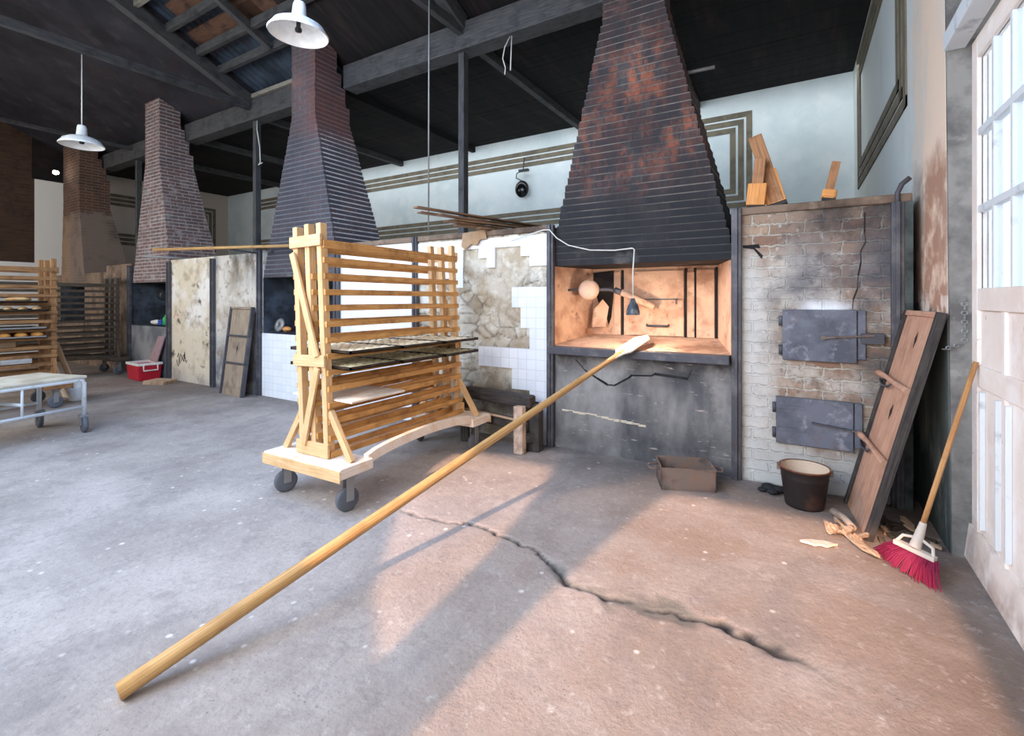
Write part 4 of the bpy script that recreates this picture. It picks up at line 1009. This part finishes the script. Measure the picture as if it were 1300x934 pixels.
# ------------------------------------------------------------------ low charred trestle by the tiled wall
t = thing('timber_trestle', 'low charred timber trestle against the tiled wall behind the peel', 'trestle', (-2.65,4.12,0))
MB().beam((-.50,.12,.50),(.36,.06,.49),.12,.12).build('top_beam', M['charred'], t, .02)
MB().beam((-.45,.10,.27),(.33,.04,.25),.10,.10).build('low_beam', M['charred'], t, .015)
MB().beam((.28,-.06,.0),(.265,-.04,.46),.085,.10,(1,0,0)).build('leg', M['charred_pale'], t, .012)
MB().beam((.36,.10,.0),(.36,.10,.46),.11,.14,(1,0,0)).build('leg', M['charred'], t, .012)
MB().beam((-.42,.02,.0),(-.46,.06,.44),.10,.10,(1,0,0)).build('leg', M['charred'], t, .012)
MB().beam((.265,-.03,.14),(.36,.07,.14),.07,.10).build('spacer', M['charred'], t, .01)
MB().beam((-.42,-.01,.35),(.2,-.01,.31),.02,.02).build('pale_lath', M['chip'], t)

# ------------------------------------------------------------------ ash pan, bucket, charcoal
ap = thing('ash_pan', 'rectangular rusty iron ash pan with wire handles below the oven', 'pan', (-.83,4.08,0), math.radians(22))
m = MB(); w, d, h = .205, .15, .17
m.box((-w,-d,.008),(w,d,.016))
for a, b in (((-w,-d),(w,-d+.008)), ((-w,d-.008),(w,d)), ((-w,-d),(-w+.008,d)), ((w-.008,-d),(w,d))): m.box((a[0],a[1],.0),(b[0],b[1],h))
m.build('pan_body', M['rust'], ap, .002)
m = MB()
for a, b in (((-w-.004,-d-.004),(w+.004,-d+.004)), ((-w-.004,d-.004),(w+.004,d+.004)), ((-w-.004,-d),(-w+.004,d)), ((w-.004,-d),(w+.004,d))): m.box((a[0],a[1],h-.004),(b[0],b[1],h+.006))
m.build('rim', M['rust'], ap)
for s in (-1,1): MB().tube([(s*w,-.06,h-.03),(s*(w+.07),-.055,h-.035),(s*(w+.085),0,h-.035),(s*(w+.07),.055,h-.035),(s*w,.06,h-.03)], .007, 8).build('wire_handle', M['rust'], ap)
bk = thing('bucket', 'black iron bucket with rusty rim standing before the ash door', 'bucket', (.0,4.12,0))
MB().lathe([(.001,.005),(.118,.005),(.122,.0),(.126,.012),(.128,.02),(.150,.2),(.153,.205),(.152,.215),(.158,.265),(.168,.275),(.166,.284),(.156,.28)], (0,0,0), 36).build('bucket_body', M['bucket'], bk)
MB().lathe([(.158,.281),(.150,.25),(.140,.14),(.001,.138)], (0,0,0), 36).build('bucket_lining', M['bucket_in'], bk)
MB().lathe([(.001,.178),(.06,.18),(.1,.172),(.142,.165)], (0,0,0), 24).build('ash_fill', M['ash'], bk)
MB().tube([(.166*math.cos(a),.166*math.sin(a)+.004,.272-.012*math.sin(a*1)) for a in [math.radians(x) for x in range(-10,191,15)]], .005, 6).build('bail_handle', M['rust'], bk)
for s in (-1,1): MB().box((s*.165-.012,-.012,.235),(s*.165+.012,.012,.285)).build('handle_ear', M['rust'], bk, .003)
for k, (x, y, r) in enumerate(((-.24,4.28,.05),(-.18,4.27,.045),(-.21,4.22,.035),(-.28,4.24,.03),(-.14,4.3,.04))):
    o = MB().grid(lambda u, v: (r*1.2*math.sin(math.pi*v)*math.cos(2*math.pi*u)*(1+.25*noise.noise(V((u*5,v*4,k)))), r*math.sin(math.pi*v)*math.sin(2*math.pi*u), .6*r+.6*r*math.cos(math.pi*v)), 9, 6, smooth=False).build('charcoal_lump', M['char'])
    o.location = (x,y,0); tag(o, 'black charcoal lump on the floor left of the bucket', 'charcoal', 'charcoal left of the bucket')
# firewood scraps near the big board
sp = [((.075,3.49),.20,.07,.3,'pale flat wood offcut lying alone on the floor left of the chips'),((.20,3.80),.20,.03,1.9,''),((.24,3.70),.16,.04,1.2,''),((.18,3.74),.14,.05,.4,''),((.27,3.58),.30,.055,2.0,''),((.30,3.50),.22,.05,2.1,''),((.225,3.66),.18,.04,2.6,''),((.16,3.68),.12,.04,1.0,''),((.29,3.64),.16,.035,.9,''),((.14,3.78),.10,.035,2.2,'')]
for k, ((x, y), l, w, a, lb) in enumerate(sp):
    m = MB(); n = 7; P = []; Q = []
    for i in range(n):
        tt = i/(n-1); hw = w/2*(math.sin(math.pi*(.12+.8*tt)))+random.uniform(-.005,.005)
        P.append((-l/2+l*tt, hw, .012+.03*random.random()*(k > 0))); Q.append((-l/2+l*tt, -hw, .012+.01*random.random()))
    for i in range(n-1):
        m.hexa([Q[i],Q[i+1],P[i],P[i+1]]+[(q[0],q[1],q[2]+.014) for q in (Q[i],Q[i+1],P[i],P[i+1])])
    o = m.build('wood_chip' if k else 'wood_offcut', M['chip'] if k else M['wood_flour']); o.location = (x,y,0 if k == 0 else .012*(k % 3)); o.rotation_euler = (0,0,a)
    if k == 0: o.location.z = -.008; tag(o, lb, 'wood scrap')
    else: tag(o, 'splintered bark chip in the heap at the foot of the large board', 'wood chip', 'bark chips by the large board')
o = MB().tube([(0,0,.03),(.06,-.1,.035),(.10,-.22,.028)], .03, 8, radii=[.026,.022,.02]).build('firewood_log', M['charred_pale']); o.location = (.17,4.02,.0); tag(o, 'short half-burnt log at the lower left corner of the large board', 'log')
# dark litter behind board
for k in range(22):
    x = random.uniform(.38,.70); y = random.uniform(3.72,4.2); l = random.uniform(.05,.16)
    o = MB().beam((-l/2,0,.008),(l/2,0,.012+random.uniform(0,.01)),.03,.012).build('wood_splinter', M['wood_dark'] if k % 3 else M['chip']); o.location = (x,y,.001*k*.3); o.rotation_euler = (0,0,random.uniform(0,3))
    tag(o, 'small splinter among the litter behind the large board and broom', 'splinter', 'litter behind the large board')

# ------------------------------------------------------------------ broom
br = thing('broom', 'broom with magenta bristles and wooden handle leaning by the door', 'broom', (.53,3.45,0))
O = V((.53,3.45,0))
hb = V((.545,3.455,.20))-O; ht = V((.80,3.56,1.16))-O
MB().tube([hb+(ht-hb)*k/4 for k in range(5)], .013, 10).build('handle', M['handle'], br)
hl = V((.440,3.482,.128))-O; hr = V((.600,3.378,.110))-O; hc = (hl+hr)/2; ax = (hr-hl).normalized()
m = MB()
m.beam(hl, hr, .04, .024)
for s in (-1,1):
    m.tube([hb-V((0,0,.02)), hc+ax*.07*s+V((.015,.01,.045)), hc+ax*.085*s+V((0,0,.008))], .009, 8)
m.tube([hb+(ht-hb)*.07, hb, hc+V((0,0,.01))], .02, 10, radii=[.016,.022,.028])
m.build('broom_head', M['broom_head'], br, .003)
m = MB()
bl = V((.362,3.60,.008))-O; brr = V((.585,3.235,.006))-O
for i in range(44):
    tt = i/43
    for j in range(4):
        p = hl+(hr-hl)*tt+V((random.uniform(-.014,.014),random.uniform(-.014,.014),-.01))
        e = bl+(brr-bl)*tt+V((-.045*math.sin(math.pi*tt)*(1-.3*tt),-.03*math.sin(math.pi*tt),0))
        e = p+(e-p)*random.uniform(.86,1.02); e += V((random.uniform(-.014,.014),random.uniform(-.014,.014),0)); e.z = max(.005,e.z)
        mid = (p+e)/2+V((-.006,-.004,.012+random.uniform(-.006,.006)))
        m.tube([p, mid, e], .0035, 4, radii=[.0035,.0035,.0022])
m.build('bristles', M['bristle'], br)

# things in the far oven mouths
o = MB().grid(lambda u, v: (.17*math.sin(math.pi*v)*math.cos(2*math.pi*u), .09*math.sin(math.pi*v)*math.sin(2*math.pi*u), .05+.05*math.cos(math.pi*v)*(1+.4*noise.noise(V((u*4,v*4,1))))), 14, 9).build('plastic_bag', M['white_plastic'])
o.location = (-10.98,4.54,1.0); tag(o, 'crumpled white plastic bag on the third oven shelf', 'bag')
o = MB().lathe([(0,0),(.045,0),(.05,.02),(.05,.13),(.02,.17),(.02,.2),(0,.2)], (0,0,0), 14).build('bottle', M['green']); o.location = (-10.62,4.54,1.0); tag(o, 'small green bottle on the third oven shelf', 'bottle')
o = MB().box((-.07,-.04,0),(.07,.04,.09)).box((-.03,-.02,.09),(.03,.02,.11)).build('packet', M['blue'], bevel=.008); o.location = (-10.76,4.53,1.0); tag(o, 'small blue packet beside the green bottle in the third oven', 'packet')
o = MB().lathe([(.10,-.02),(.11,0),(.10,.02),(.03,.025),(.03,-.025),(.10,-.02)], (0,0,0), 22, Matrix.Rotation(1.3,4,'X')).build('metal_reel', M['grey_metal']); o.location = (-7.02,4.58,1.10); tag(o, 'round pale metal reel standing on the second oven hearth', 'reel')
o = MB().grid(lambda u, v: (.09*math.sin(math.pi*v)*math.cos(2*math.pi*u), .06*math.sin(math.pi*v)*math.sin(2*math.pi*u), .04+.04*math.cos(math.pi*v)*(1+.4*noise.noise(V((u*4,v*4,5))))), 12, 8).build('orange_rag', M['wood_orange']); o.location = (-6.86,4.6,1.0); tag(o, 'crumpled orange rag beside the metal reel on the second oven', 'rag')

# ------------------------------------------------------------------ lights
def area(name, loc, tgt, sx_, sy_, power, colr):
    l = bpy.data.lights.new(name, 'AREA'); l.shape = 'RECTANGLE'; l.size = sx_; l.size_y = sy_; l.energy = power; l.color = colr
    o = bpy.data.objects.new(name, l); col.objects.link(o); o.location = loc
    o.rotation_euler = (V(tgt)-V(loc)).to_track_quat('-Z', 'Y').to_euler(); return o
area('fill_mid', (-4.8,-1.35,2.9), (-4.8,4.4,1.4), 6.0, 3.4, 330, (.84,.92,1))  # fill lamp added before the solid front wall, no window built
area('fill_left', (-11.5,-1.35,2.9), (-11.5,4.4,1.4), 7.5, 3.4, 330, (1,.95,.88))  # added fill for the far ovens; the wall behind it is closed
area('fill_right', (-1.6,-1.2,2.7), (.5,4.2,2.8), 2.6, 2.6, 150, (.97,.96,.98))  # added fill, turned to brighten the right wall
area('blue_floor_fill', (-4.0,.6,4.6), (-4.3,1.7,0), 3.4, 2.2, 230, (.42,.62,1))  # lamp added under the closed roof for the blue pool on the floor
area('back_wall_fill', (-4.5,8.2,4.75), (-4.5,8.8,3.2), 12, .4, 60, (.9,.96,1))  # fill lamp under the back ceiling; no clerestory exists there
s = bpy.data.lights.new('sun', 'SUN'); s.energy = 6.5; s.color = (1,.60,.38); s.angle = math.radians(1.0)
o = bpy.data.objects.new('sun', s); col.objects.link(o)
o.rotation_euler = V((0,1,-.55)).to_track_quat('-Z','Y').to_euler(); o.location = (0,-8,6)
p = bpy.data.lights.new('oven_bulb', 'POINT'); p.energy = 27; p.color = (1,.72,.5); p.shadow_soft_size = .03
o = bpy.data.objects.new('oven_bulb', p); col.objects.link(o); o.location = (-1.335,4.36,1.335)
w = bpy.data.worlds.new('World'); scene.world = w; w.use_nodes = True
bg = w.node_tree.nodes.get('Background') or w.node_tree.nodes.new('ShaderNodeBackground')
wo = w.node_tree.nodes.get('World Output') or w.node_tree.nodes.new('ShaderNodeOutputWorld')
w.node_tree.links.new(bg.outputs[0], wo.inputs[0])
bg.inputs[0].default_value = (.86,.93,1,1); bg.inputs[1].default_value = 1.5

# ------------------------------------------------------------------ camera
cd = bpy.data.cameras.new('Camera'); cam = bpy.data.objects.new('Camera', cd); col.objects.link(cam)
cam.location = (0,0,1.5); cam.rotation_euler = (math.pi/2, 0, math.radians(31.2))
cd.sensor_width = 36; cd.sensor_fit = 'HORIZONTAL'; cd.lens = 36*613/1300; cd.shift_y = -87/1300; cd.clip_start = .05
scene.camera = cam
scene.view_settings.view_transform = 'Standard'; scene.view_settings.look = 'None'; scene.view_settings.exposure = 0
scene.cycles.max_bounces = 8
